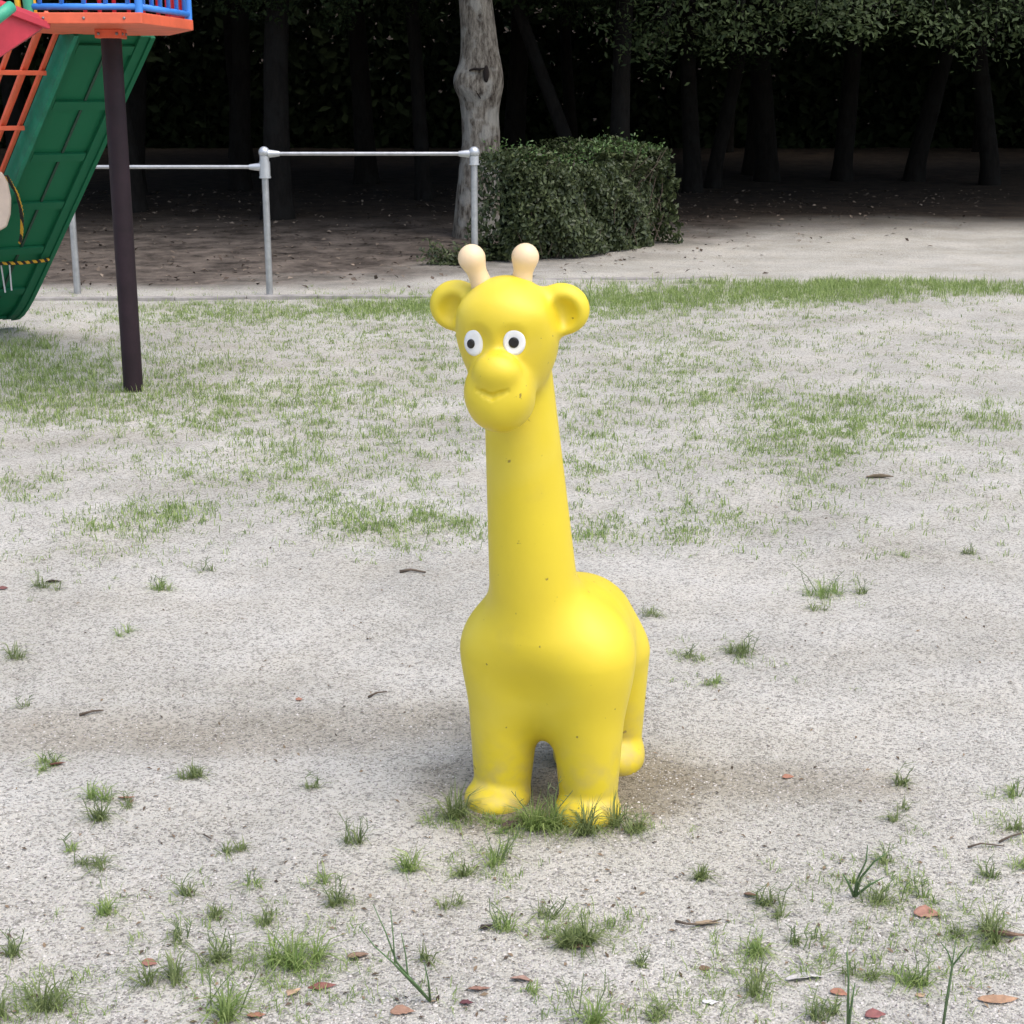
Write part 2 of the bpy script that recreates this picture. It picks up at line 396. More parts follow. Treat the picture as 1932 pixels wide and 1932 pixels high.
def yellow_paint():
    m = bpy.data.materials.new('yellow_gloss_paint'); m.use_nodes = True
    n = m.node_tree.nodes; l = m.node_tree.links; b = n['Principled BSDF']; tc = n.new('ShaderNodeTexCoord')
    def noise(scale, detail=4, off=0):
        t = n.new('ShaderNodeTexNoise'); t.inputs['Scale'].default_value = scale; t.inputs['Detail'].default_value = detail
        t.noise_dimensions = '4D'; t.inputs['W'].default_value = off; l.new(tc.outputs['Object'], t.inputs['Vector']); return t.outputs['Fac']
    def ramp(f, p0, v0, p1, v1):
        r = n.new('ShaderNodeMapRange'); r.inputs[1].default_value = p0; r.inputs[2].default_value = p1
        r.inputs[3].default_value = v0; r.inputs[4].default_value = v1; l.new(f, r.inputs[0]); return r.outputs[0]
    def mix(f, a, c):
        x = n.new('ShaderNodeMix'); x.data_type = 'RGBA'; l.new(f, x.inputs[0])
        for i, q in ((6, a), (7, c)):
            if isinstance(q, tuple): x.inputs[i].default_value = (*q, 1)
            else: l.new(q, x.inputs[i])
        return x.outputs[2]
    c = mix(ramp(noise(5, 5), .35, 0, .7, 1), (.735, .575, .028), (.68, .525, .030))
    c = mix(ramp(noise(3.2, 6, 12), .52, 0, .75, .5), c, (.78, .66, .13))       # chalky faded paint
    c = mix(ramp(noise(34, 3, 2), .712, 0, .74, .8), c, (.20, .13, .03))      # small scuffs and chips
    c = mix(ramp(noise(80, 2, 5), .728, 0, .755, .7), c, (.10, .07, .03))
    c = mix(ramp(noise(11, 7, 15), .62, 0, .82, .22), c, (.46, .35, .08))        # rubbed-in grime
    sx = n.new('ShaderNodeSeparateXYZ'); l.new(tc.outputs['Object'], sx.inputs[0])
    splash = n.new('ShaderNodeMath'); splash.operation = 'MULTIPLY'
    l.new(ramp(sx.outputs[2], .22, 0, .0, 1), splash.inputs[0]); l.new(ramp(noise(24, 6, 9), .42, 0, .68, .7), splash.inputs[1])
    c = mix(splash.outputs[0], c, (.42, .33, .16))                             # dried mud thrown up on the feet
    l.new(c, b.inputs['Base Color']); b.inputs['Specular IOR Level'].default_value = .5
    l.new(ramp(noise(9, 4, 3), .3, .38, .7, .56), b.inputs['Roughness'])
    bp = n.new('ShaderNodeBump'); bp.inputs['Strength'].default_value = .12; bp.inputs['Distance'].default_value = .004
    l.new(noise(30, 3, 7), bp.inputs['Height']); l.new(bp.outputs['Normal'], b.inputs['Normal'])
    return m
def set_normals(o, N):
    me = o.data; me.polygons.foreach_set('use_smooth', np.ones(len(me.polygons), bool))
    me.normals_split_custom_set_from_vertices([tuple(v) for v in N])
def build_giraffe():
    root = empty('giraffe_statue', tuple(GBASE), -R(YAW_B))
    tag(root, 'glossy yellow giraffe play statue with cream horns standing in the sand', 'giraffe statue')
    V, Q = surface_nets(giraffe_d, (-.28, -.44, -.05), (.28, .48, 1.34), .0058)
    for _ in range(2):
        g = grad(giraffe_d, V); d = giraffe_d(V).astype(float)
        V = V-g*(d/np.maximum(np.sum(g*g, 1), .2))[:, None]
    N = grad(giraffe_d, V); N /= np.linalg.norm(N, axis=1, keepdims=True)+1e-9
    M = yellow_paint()
    q = head_local(V); isear = np.zeros(len(Q), int)
    for s, code in ((-1, 1), (1, 2)):
        e = ear_d(q, s); h = head_d(q); v = (e < .010) & (h > .012) & (s*q[:, 0] > .07)
        isear[v[Q].all(1)] = code
    def sub(name, sel):
        F = Q[sel]; u, inv = np.unique(F, return_inverse=True)
        o = obj(name, V[u], inv.reshape(F.shape), M, root, True, local=True); set_normals(o, N[u]); return o
    sub('body', isear == 0); sub('ear', isear == 1); sub('ear', isear == 2)
    # horns
    Mh = mat('cream_paint', (.80, .60, .37), .45, var=.05, vscale=10)
    def to_l(P): return to_local(P)
    for (bx, by), (tx, ty) in (((911, 532), (890, 487)), ((983, 532), (991, 485))):
        a = to_l(at(bx, by+10, 3.262)); t = to_l(at(tx, ty, 3.255)); ax = (t-a)/np.linalg.norm(t-a)
        L = np.linalg.norm(t-a); pts = []; rad = []
        for f, r_ in ((-.3, .0265), (0, .0242), (.3, .0215), (.5, .0208), (.62, .0222), (.72, .0245)):
            pts.append(a+ax*L*f); rad.append(r_)
        for w_ in np.linspace(-25, 89, 9): pts.append(t+ax*.0292*math.sin(R(w_))); rad.append(.0292*math.cos(R(w_)))
        keep = [0]
        for i in range(1, len(pts)):
            if np.dot(pts[i]-pts[keep[-1]], ax) > .0003: keep.append(i)
        MB().tube([pts[i] for i in keep], [rad[i] for i in keep], 20).build('horn', Mh, root, True, local=True)
    # eyes: thin white discs lying on the moulded surface, black pupils on them
    Mw = mat('white_gloss', (.80, .80, .79), .25); Mk = mat('black_gloss', (.012, .011, .010), .2)
    O = to_local(np.array([0, 0, CAM_H]))
    def march(PX):
        D = np.array([to_local(GBASE+ray(*q)) for q in PX]); D /= np.linalg.norm(D, axis=1, keepdims=True); t = np.full(len(D), 2.6)
        for _ in range(70): t += giraffe_d(O+D*t[:, None])*.8
        return O+D*t[:, None]
    def disc(cx, cy, rx, ry, tilt, off, name, m, parent, flat=.45, rim=.35):
        rings = [(0, 1)]+[(k/5, 28) for k in range(1, 6)]; P = []
        for f, k in rings:
            for j in range(k):
                w_ = 2*math.pi*j/k; ex = rx*f*math.cos(w_); ey = ry*f*math.sin(w_)
                P.append((cx+ex*math.cos(tilt)-ey*math.sin(tilt), cy+ex*math.sin(tilt)+ey*math.cos(tilt)))
        P = march(P); n_ = grad(giraffe_d, P, .004); n_ /= np.linalg.norm(n_, axis=1, keepdims=True)
        nm = n_.mean(0); nm /= np.linalg.norm(nm)
        c0 = P.mean(0); h_ = (P-c0)@nm; P = P-np.outer(h_, nm)*flat             # flatter than the hollow it sits in
        prof = np.concatenate([[1.]]+[[math.sqrt(max(0, 1-(k/5)**4))]*28 for k in range(1, 6)])
        T = P+nm*(off*(rim+(1-rim)*prof))[:, None]; Bm = P[-28:]-nm*.006
        F = [(0, 1+j, 1+(j+1) % 28) for j in range(28)]
        for k in range(4): F += [(1+k*28+j, 1+(k+1)*28+j, 1+(k+1)*28+(j+1) % 28, 1+k*28+(j+1) % 28) for j in range(28)]
        nT = len(T); F += [(nT-28+j, nT+j, nT+(j+1) % 28, nT-28+(j+1) % 28) for j in range(28)]
        return obj(name, np.concatenate([T, Bm]), F, m, parent, True, local=True)
    for cx, cy, rx, ry, tl, pxx, pyy, pr, pr2 in ((894, 647, 17, 25.5, -.16, 890.5, 648, 7.0, 8.8), (970.5, 646, 21.2, 24.8, .0, 969.5, 645.5, 9.8, 10)):
        e = disc(cx, cy, rx, ry, tl, .0035, 'eye', Mw, root)
        disc(pxx, pyy, pr, pr2, 0, .0075, 'pupil', Mk, e, .3, .8)
    return root
build_giraffe()

# ------------------------------------------------------------------ play tower at the left
def build_tower():
    pf = on_ground(252, 738); root = empty('play_tower', (pf[0], pf[1], 0))
    tag(root, 'colourful play tower with orange deck, green slide and dark pole at left edge', 'play tower')
    Mo = mat('orange_paint', (.74, .135, .06), .5, var=.12, vscale=6, bump=.05); Mb = mat('blue_paint', (.05, .25, .74), .4, var=.08)
    Mr = mat('red_paint', (.50, .035, .06), .5, var=.12, vscale=5); Mg = leafmat('green_sheet', (.022, .21, .105), (.026, .23, .115), .55, .4, spec=.2)
    Mt = mat('teal_green_paint', (.010, .21, .125), .5, spec=.3, var=.2, vscale=9); My = mat('yellow_tube', (.72, .55, .05), .45)
    Mgr = mat('mint_tube', (.05, .36, .22), .45); Mp = mat('dark_plum_paint', (.019, .0095, .0135), .6, spec=.3, var=.25, vscale=7, bump=.05)
    zb, zt = 2.03, 2.085
    # pole
    top = at(207, 76, pf[1]); top[2] = zb-.045
    smooth_angle(MB().tube([(pf[0], pf[1], -.08), (pf[0], pf[1], .02), (pf[0], pf[1], zb-.04)], .0565, 24).build('pole', Mp, root))
    MB().box((pf[0], pf[1], zb-.025), (.072, 0, 0), (0, .072, 0), (0, 0, .024)).build('collar', Mo, root, bevel=.004)
    poly = [(-2.50, 8.29), (-1.905, 8.29), (-1.785, 9.02), (-2.06, 9.68), (-2.62, 9.72), (-2.86, 9.0)]
    dk = MB().slab(poly, zb, zt).build('deck', Mo, root, bevel=.004)
    Mz2 = mat('zinc_bolt', (.25, .24, .24), .5, .6)
    for x, y in ((.05, -.073), (-.05, -.073), (.073, .04), (.073, -.04)):
        MB().ball((pf[0]+x, pf[1]+y, zb-.025), (.009, .009, .009), 8, 5).build('bolt', Mz2, root, True)
    for t in (.15, .5, .85):
        MB().ball((-2.50+.595*t, 8.288, zb+.027), (.008, .006, .008), 8, 5).build('bolt', Mz2, root, True)
    # railing
    n = len(poly); cx = np.mean([p[0] for p in poly]); cy = np.mean([p[1] for p in poly])
    inn = [np.array([cx+(x-cx)*.95, cy+(y-cy)*.95, 0]) for x, y in poly]
    for i, m in ((0, Mb), (1, Mb), (2, Mr), (3, Mr)):
        a, b = inn[i], inn[(i+1) % n]
        for z in (zt+.030, zt+.72):
            MB().tube([a+[0, 0, z], b+[0, 0, z]], .017, 10).build('bottom_rail' if z < 2.3 else 'top_rail', m, root, True)
        k = {0: 5, 1: 6, 2: 6, 3: 6}[i]
        for j in range(k):
            p = a+(b-a)*((j+.5)/k)
            MB().tube([p+[0, 0, zt+.03], p+[0, 0, zt+.72]], .0125, 8).build('baluster', m, root, True)
    p = inn[0]; smooth_angle(MB().tube([p+[0, 0, zt], p+[0, 0, zt+.85]], .024, 12).build('corner_post', Mgr, root))
    for i in (1, 2): p = inn[i]; smooth_angle(MB().tube([p+[0, 0, zt], p+[0, 0, zt+.85]], .021, 12).build('corner_post', Mb, root))
    for px, m in ((38, My), (53, Mgr), (67, My)):
        a = at(px, 36, 9.1); a[2] = zt; q = [a+[-.02*math.sin(t*3), 0, t*.8] for t in np.linspace(0, 1, 7)]
        MB().tube(q, .017, 8).build('curved_bar', m, root, True)
    # red chute that leaves the deck towards the left
    A, B, C_, D = at(95, 42, 8.33), at(74, 60, 8.42), at(-60, 148, 8.0), at(-60, -16, 8.0)
    nrm = np.cross(B-A, D-A); nrm /= np.linalg.norm(nrm); nrm *= -np.sign(nrm[1])*-1
    th = nrm*.02
    MB().add([A, B, C_, D, A+th, B+th, C_+th, D+th], [(0, 1, 2, 3), (7, 6, 5, 4), (0, 4, 5, 1), (1, 5, 6, 2), (2, 6, 7, 3), (3, 7, 4, 0)]).build('red_chute', Mr, root)
    MB().bar(A+(D-A)*.02-th*1.2, D-th*1.2, .035, .035).build('chute_lip', Mr, root, bevel=.004)
    MB().tube([at(22, 12, 8.05), at(4, 26, 8.0), at(-30, 52, 7.95)], .03, 10).build('grab_rail', Mgr, root, True)
    # green slide, seen from underneath: runs down and away to the left
    hd = np.array([-.656, .755, 0]); sd = np.array([.755, .656, 0])              # heading, towards its right side
    e0 = at(293, 71, 9.78)                                                       # right edge, top
    e1 = at(100, 480, 11.0); e2 = at(45, 596, 12.0)
    path = [e0, e1]
    L1 = np.linalg.norm((e1-e0)[:2]); sl_ = (e1[2]-e0[2])/L1
    W = .53
    S = [0, .25*L1, .5*L1, .75*L1, L1]; prof = [(s, e0[2]+sl_*s) for s in S]
    s, z = prof[-1]; g = sl_
    for k in range(9):
        s += .088; g = sl_*(1-((k+1)/9.5)**4); z += g*.088; prof.append((s, max(z, .035)))
    def pt(s, lat, up):
        i = min(max(np.searchsorted([q[0] for q in prof], s)-1, 0), len(prof)-2)
        (s0, z0), (s1, z1) = prof[i], prof[i+1]; t = (s-s0)/(s1-s0); sl2 = (z1-z0)/(s1-s0)
        nn = np.array([hd[0]*-sl2, hd[1]*-sl2, 1.]); nn /= np.linalg.norm(nn)
        return np.array([e0[0], e0[1], 0])+hd*s-sd*(W-lat)*1.0+np.array([0, 0, z0+t*(z1-z0)])+nn*up
    smax_ = prof[-1][0]; ss = np.concatenate([np.linspace(0, L1, 9)[:-1], [q[0] for q in prof[4:]]])
    def strip(lat0, lat1, u0, u1, name, m, parent=root, s0=0, s1=None):
        q = ss if s1 is None else np.linspace(s0, s1, 3); V = []; F = []
        for s in q: V += [pt(s, lat0, u0), pt(s, lat1, u0), pt(s, lat1, u1), pt(s, lat0, u1)]
        for i in range(len(q)-1):
            for j in range(4): F.append((i*4+j, i*4+(j+1) % 4, i*4+4+(j+1) % 4, i*4+4+j))
        F += [(3, 2, 1, 0), tuple(len(V)-4+j for j in range(4))]
        return MB().add(V, F).build(name, m, parent)
    sb = strip(.035, W-.035, .03, .042, 'slide_bed', Mg)
    strip(0, .030, -.005, .13, 'side_board', Mt); strip(W-.030, W, -.005, .13, 'side_board', Mg)
    strip(W-.095, W-.034, .005, .027, 'edge_rail', Mg); strip(.034, .060, .010, .027, 'edge_rail', Mg)
    strip(W*.5-.008, W*.5+.008, .018, .0285, 'centre_seam', mat('dark_green_joint', (.008, .05, .03), .6))
    k = 0; s = .07
    while s < smax_-.1:
        strip(.064, W-.10, .010, .0265, 'cross_rib', Mg, root, s, s+.055); s += .375; k += 1
    # orange climbing grid beside the slide
    top_e = e0+sd*(-W)
    def gp(s, lat, up): return pt(s, -lat, up)
    for lat, up in ((.045, .10), (.105, .17), (.165, .10), (.295, .10), (.43, .10)):
        MB().bar(gp(.0, lat, up), gp(L1, lat, up), .024, .026).build('grid_bar', Mo, root, bevel=.003)
    s = .30
    while s < L1:
        MB().bar(gp(s, .033, .068), gp(s, .46, .068), .030, .028).build('rung', Mo, root, bevel=.003); s += .375
    for p in (gp(L1, .05, .1), gp(L1, .43, .1)): MB().bar(p, p-[0, 0, p[2]+.1], .035, .035, (0, 1, 0)).build('grid_leg', Mo, root)
    # cautionary rope and the pale board hung on the grid
    def rope(pts, name, label):
        m = bpy.data.materials.get('tiger_rope')
        if m is None:
            m = mat('tiger_rope', (.60, .34, .02), .8); n_ = m.node_tree.nodes; l_ = m.node_tree.links
            tc = n_.new('ShaderNodeTexCoord'); wv = n_.new('ShaderNodeTexWave'); wv.inputs['Scale'].default_value = 9.; wv.bands_direction = 'DIAGONAL'
            r_ = n_.new('ShaderNodeValToRGB'); r_.color_ramp.elements[0].position = .42; r_.color_ramp.elements[1].position = .5
            r_.color_ramp.elements[0].color = (.02, .018, .015, 1); r_.color_ramp.elements[1].color = (.62, .36, .03, 1)
            l_.new(tc.outputs['Object'], wv.inputs['Vector']); l_.new(wv.outputs['Fac'], r_.inputs['Fac']); l_.new(r_.outputs['Color'], n_['Principled BSDF'].inputs['Base Color'])
        pts = np.array(pts); t = np.linspace(0, len(pts)-1, 40); P = np.stack([np.interp(t, np.arange(len(pts)), pts[:, i]) for i in range(3)], 1)
        mb = MB()
        for ph in (0, 2.1, 4.2):
            Q = P.copy(); a = np.arange(40)*1.1+ph; Q[:, 0] += .006*np.cos(a); Q[:, 2] += .006*np.sin(a); Q[:, 1] += .004*np.sin(a*1.3)
            mb.tube(Q, .0075, 6)
        return tag(mb.build(name, m, None, True), label, 'rope', 'yellow and black caution ropes on the play tower')
    rope([at(x, y, 10.08+(y-332)/126*.50) for x, y in ((12, 332), (20, 345), (32, 365), (39, 390), (42, 415), (41, 440), (38, 458))], 'caution_rope', 'yellow and black rope end hanging loose over the green slide')
    y0 = 10.93
    rope([at(-60, 500, y0-.3), at(-10, 497, y0-.1), at(40, 496, y0-.02), at(88, 491, y0+.05), at(94, 487, y0+.12)], 'caution_rope', 'yellow and black rope tied across the lower green slide')
    bd = [(-38, 318), (2, 325), (13, 345), (19, 375), (18, 405), (11, 428), (-4, 437), (-30, 430), (-42, 380)]
    P = np.array([at(x, y, 9.95) for x, y in bd]); Q = P+[0, .035, 0]; k = len(bd)
    o = obj('hanging_board', np.concatenate([P, Q]), [tuple(range(k))[::-1], tuple(range(k, 2*k))]+[(i, (i+1) % k, k+(i+1) % k, k+i) for i in range(k)], mat('beige_plastic', (.62, .50, .40), .6, var=.06))
    tag(o, 'pale beige rounded board hanging on the orange climbing grid', 'board'); b_ = o.modifiers.new('bevel', 'BEVEL'); b_.width = .012; b_.segments = 3
    Mws = mat('white_tape', (.6, .62, .62), .6)
    for x0, x1, y1, lb in ((2, 10, 552, 'longer white tape strip hanging from the rope, nearest the picture edge'), (18, 22, 548, 'white tape strip hanging from the rope on the green slide')):
        a = at(x0, 500, y0-.06); b = at(x1, y1, y0-.05); tag(MB().bar(a, b, .010, .003, (0, 1, 0)).build('tape_strip', Mws), lb, 'tape', 'white tape strips on the rope')
build_tower()

# ------------------------------------------------------------------ horizontal exercise bars
def build_bars():
    f1, f2 = on_ground(142, 556), on_ground(509, 556); Yb = f2[1]; f3x = at(896, 556, Yb)[0]
    root = empty('exercise_bars', (f2[0], Yb, float(gz(f2[0], Yb)))); tag(root, 'galvanised steel horizontal exercise bars at two heights beside the wood', 'exercise bars')
    Mz = mat('galvanised_steel', (.42, .43, .44), .42, .75, var=.15, vscale=14); Mj = mat('cast_joint', (.50, .52, .54), .4, .6, var=.08)
    z2, z1 = at(500, 290, Yb)[2], at(500, 315, Yb)[2]
    xs = (f1[0], f2[0], f3x)
    for x, zt in zip(xs, (z1, z2, z2)):
        smooth_angle(MB().tube([(x, Yb, -.2), (x, Yb, zt)], .030, 16).build('post', Mz, root))
        j = MB().ball((x, Yb, zt+.012), .050); j.tube([(x, Yb, zt-.085), (x, Yb, zt-.02)], .042, 16); j.tube([(x, Yb, zt-.095), (x, Yb, zt-.083)], .047, 16)
        smooth_angle(j.build('joint', Mj, root))
    smooth_angle(MB().tube([(xs[1], Yb, z1-.08), (xs[1], Yb, z1+.045)], .048, 16).tube([(xs[1], Yb, z1-.095), (xs[1], Yb, z1-.08)], .052, 16).build('joint', Mj, root))
    for xa, xb, z in ((xs[0], xs[1], z1), (xs[1], xs[2], z2)):
        smooth_angle(MB().tube([(xa, Yb, z), (xb, Yb, z)], .0165, 12).build('crossbar', Mz, root))
        for x, s in ((xa, 1), (xb, -1)):
            smooth_angle(MB().tube([(x+s*.035, Yb, z), (x+s*.085, Yb, z), (x+s*.135, Yb, z)], [.036, .030, .022], 14).build('socket', Mj, root))
build_bars()

# ------------------------------------------------------------------ hedge and shrubs
M_hedge = leafmat('hedge_leaf', (.024, .038, .015), (.095, .120, .048), .45, .18, spec=.4)
M_twig = mat('twig', (.075, .055, .04), .9, var=.3, vscale=30)
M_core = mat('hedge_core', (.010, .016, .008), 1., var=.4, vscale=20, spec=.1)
def build_hedge():
    p0 = on_ground(992, 498); p1 = on_ground(1272, 460); base = gz(p0[0], p0[1])
    root = empty('clipped_hedge', (float(p0[0]), float(p0[1]), float(base))); tag(root, 'dark green clipped hedge block behind the giraffe horns', 'hedge')
    u = (p1-p0); u[2] = 0; L = np.linalg.norm(u); u /= L; v = np.array([-u[1], u[0], 0]); Wd = .72; H = 1.15
    r = np.random.default_rng(8)
    def lump(s, t, h): return .06*np.sin(s*5+h*4)+.06*np.sin(s*2.3+1.7*h+2)+.04*np.sin(h*9+s*3)+.03*np.sin(s*13+h*11)
    n = 22000; pick = r.random(n); s = r.uniform(-.05, L+.05, n); h = r.uniform(.03, H, n); t = r.uniform(0, Wd, n); N = np.zeros((n, 3))
    P = np.zeros((n, 3)); dep = np.abs(r.normal(0, .11, n))-.05
    fr = pick < .62; tp = (pick >= .62) & (pick < .82); en = (pick >= .82) & (pick < .93); el = pick >= .93
    def set_(m, S, T, Hh, nv):
        P[m] = p0+np.outer(S, u)+np.outer(T, v); P[m, 2] = base+Hh; N[m] = nv
    taper = .12*(1-h/H)
    set_(fr, s[fr], dep[fr]+lump(s[fr], 0, h[fr])+taper[fr], h[fr], -v)
    set_(tp, s[tp], t[tp], H-dep[tp]+lump(s[tp], 0, t[tp])*1.1-.22*np.clip((s[tp]-L+.5)/.5, 0, 1)**2-.12*np.clip((.35-s[tp])/.35, 0, 1)**2, np.array([0, 0, 1.]))
    set_(en, L-dep[en]+lump(t[en], 0, h[en]), t[en], h[en], u)
    set_(el, dep[el]+lump(t[el], 0, h[el]), t[el], h[el], -u)
    # round the corners
    P[:, 2] -= np.where(fr, .16*np.exp(-((H-h)/.14)), 0); P[:, 2] -= np.where(tp, .22*np.exp(-t/.16), 0)
    P[fr] += np.outer(.16*np.exp(-((H-h[fr])/.12)), v)
    far = np.clip((s-(L-.35))/.4, 0, 1)**2*.28; P += np.outer(np.where(fr | tp, far, 0), v)*np.where(fr, 1, .3)[:, None]
    N = N+r.normal(0, .55, (n, 3)); V, F = leaf_quads(P, N, r.uniform(.04, .085, n), .5, r, .10)
    obj('foliage', V, F, M_hedge, root)
    k = 1500; s = r.uniform(0, L, k); P = p0+np.outer(s, u)+np.outer(r.uniform(0, Wd, k), v); P[:, 2] = base+H-.08+np.abs(r.normal(0, .075, k))+lump(s, 0, .3)-.2*np.clip((s-L+.5)/.5, 0, 1)**2-.12*np.clip((.35-s)/.35, 0, 1)**2
    V, F = leaf_quads(P, r.normal(0, 1, (k, 3))+[0, -.3, .4], r.uniform(.03, .06, k), .42, r, .08); obj('fresh_shoots', V, F, leafmat('hedge_shoot', (.05, .10, .03), (.12, .20, .06), .4, .2), root)
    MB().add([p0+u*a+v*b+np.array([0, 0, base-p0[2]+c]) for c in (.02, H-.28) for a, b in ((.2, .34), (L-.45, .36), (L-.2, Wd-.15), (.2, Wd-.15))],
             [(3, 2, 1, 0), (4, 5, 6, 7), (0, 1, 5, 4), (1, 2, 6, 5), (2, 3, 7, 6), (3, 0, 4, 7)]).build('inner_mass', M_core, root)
    mb = MB()
    for _ in range(70):
        a = r.uniform(.05, L-.2); q = p0+u*a+v*r.uniform(.05, .16); q[2] = base+r.uniform(0, .9); d = r.normal(0, .12, 3); d[2] = r.uniform(.15, .4)
        mb.tube([q, q+d*.5+r.normal(0, .015, 3)-v*.03, q+d-v*.04], [.006, .0045, .003], 5)
    mb.build('stems', M_twig, root)
build_hedge()
def shrub(px, py, rad, h, n, name, label, cat, m=None, leaf=(.04, .07), group=None):
    p = on_ground(px, py); p[2] = gz(p[0], p[1]); r = np.random.default_rng(int(px)); root = empty(name, tuple(p)); tag(root, label, cat, group)
    C = []; mb = MB()
    for k in range(max(5, n//90)):
        a = r.uniform(0, 6.28); rr = rad*math.sqrt(r.random()); tip = p+[rr*math.cos(a), rr*math.sin(a)*.8, h*r.uniform(.4, 1)*(1-.4*rr/rad)]
        mb.tube([p+(tip-p)*[.3, .3, 0], p+(tip-p)*[.7, .7, .6]+r.normal(0, .01, 3), tip], [.006, .004, .002], 5)
        tt = r.random(90)**.7; C.append(p+(tip-p)*[1, 1, 1]*tt[:, None]+r.normal(0, .06, (90, 3)))
    C = np.concatenate(C); C[:, 2] = np.maximum(C[:, 2], gz(C[:, 0], C[:, 1])+.02)
    V, F = leaf_quads(C, r.normal(0, .6, C.shape)+[0, -.4, .8], r.uniform(*leaf, len(C)), .5, r, .08)
    obj('foliage', V, F, m or M_hedge, root); mb.build('stems', M_twig, root)
shrub(850, 500, .30, .22, 800, 'low_shrub', 'low dark leafy shrub spilling beside the hedge foot near the left horn', 'shrub')
shrub(928, 492, .24, .34, 800, 'low_shrub', 'loose leafy shrub between the tree trunk and the clipped hedge', 'shrub')

# ------------------------------------------------------------------ trees of the wood
def bark(name, c1, c2, c3, sc_=1.):
    m = bpy.data.materials.new(name); m.use_nodes = True
    n = m.node_tree.nodes; l = m.node_tree.links; b = n['Principled BSDF']; tc = n.new('ShaderNodeTexCoord')
    mp = n.new('ShaderNodeMapping'); mp.inputs['Scale'].default_value = (9*sc_, 9*sc_, 2.6*sc_); l.new(tc.outputs['Object'], mp.inputs[0])
    t = n.new('ShaderNodeTexNoise'); t.inputs['Scale'].default_value = 1.6; t.inputs['Detail'].default_value = 9; t.inputs['Roughness'].default_value = .7; l.new(mp.outputs[0], t.inputs['Vector'])
    r = n.new('ShaderNodeValToRGB'); e = r.color_ramp.elements; e[0].position = .36; e[1].position = .62; e[0].color = (*c1, 1); e[1].color = (*c2, 1); l.new(t.outputs['Fac'], r.inputs['Fac'])
    t2 = n.new('ShaderNodeTexNoise'); t2.inputs['Scale'].default_value = 4.; t2.inputs['Detail'].default_value = 7; l.new(tc.outputs['Object'], t2.inputs['Vector'])
    r2 = n.new('ShaderNodeMapRange'); r2.inputs[1].default_value = .50; r2.inputs[2].default_value = .58; l.new(t2.outputs['Fac'], r2.inputs[0])
    x = n.new('ShaderNodeMix'); x.data_type = 'RGBA'; l.new(r2.outputs[0], x.inputs[0]); l.new(r.outputs['Color'], x.inputs[6]); x.inputs[7].default_value = (*c3, 1)
    y = n.new('ShaderNodeMix'); y.data_type = 'RGBA'; y.inputs[0].default_value = .5; l.new(r.outputs['Color'], y.inputs[6]); l.new(x.outputs[2], y.inputs[7])
    l.new(y.outputs[2], b.inputs['Base Color']); b.inputs['Roughness'].default_value = .95; b.inputs['Specular IOR Level'].default_value = .2
    bp = n.new('ShaderNodeBump'); bp.inputs['Strength'].default_value = .8; bp.inputs['Distance'].default_value = .03; l.new(t.outputs['Fac'], bp.inputs['Height']); l.new(bp.outputs['Normal'], b.inputs['Normal'])
    return m
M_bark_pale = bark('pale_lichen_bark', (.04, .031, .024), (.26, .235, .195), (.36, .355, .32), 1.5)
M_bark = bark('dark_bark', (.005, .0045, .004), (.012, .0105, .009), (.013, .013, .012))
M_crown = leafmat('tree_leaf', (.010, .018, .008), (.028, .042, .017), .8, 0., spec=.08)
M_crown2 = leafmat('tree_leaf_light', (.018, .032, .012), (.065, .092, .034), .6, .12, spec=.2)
def crown_mesh(name, seed, n, rad, zb, zt, nclump, leaf):
    r = np.random.default_rng(seed); C = []; per = n//nclump
    for k in range(nclump):
        a = r.uniform(0, 6.28); f = math.sqrt(r.random()); z = r.random()
        rr = rad*f*(1-.45*z**2); c = np.array([rr*math.cos(a), rr*math.sin(a), zb+(zt-zb)*z+.35*f*math.sin(a*3+seed)])
        s = r.uniform(.28, .62); q = r.normal(0, 1, (per, 3)); q /= np.linalg.norm(q, axis=1, keepdims=True); q *= (r.random((per, 1))**.5)*s*[1.15, 1.15, .7]
        C.append(c+q)
    C = np.concatenate(C)
    V, F = leaf_quads(C, r.normal(0, .7, C.shape)+[0, 0, .6], r.uniform(leaf*.6, leaf*1.25, len(C)), .45, r, .06)
    k = 9000; a = r.uniform(0, 6.28, k); f = np.sqrt(r.random(k))*.92; z = r.uniform(.12, .9, k)      # bigger inner sprays close the crown
    P = np.stack([rad*f*np.cos(a)*(1-.45*z**2), rad*f*np.sin(a)*(1-.45*z**2), zb+.35+(zt-zb)*z], 1)
    V2, F2 = leaf_quads(P, r.normal(0, .5, P.shape)+[0, 0, 1], r.uniform(.15, .28, k), .5, r, .06)
    return new_mesh(name, np.concatenate([V, V2]), np.concatenate([F, F2+len(V)]))
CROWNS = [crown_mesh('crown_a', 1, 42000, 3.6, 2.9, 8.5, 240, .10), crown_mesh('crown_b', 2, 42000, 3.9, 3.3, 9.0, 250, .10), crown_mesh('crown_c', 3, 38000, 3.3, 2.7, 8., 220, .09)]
for c in CROWNS: c.materials.append(M_crown)
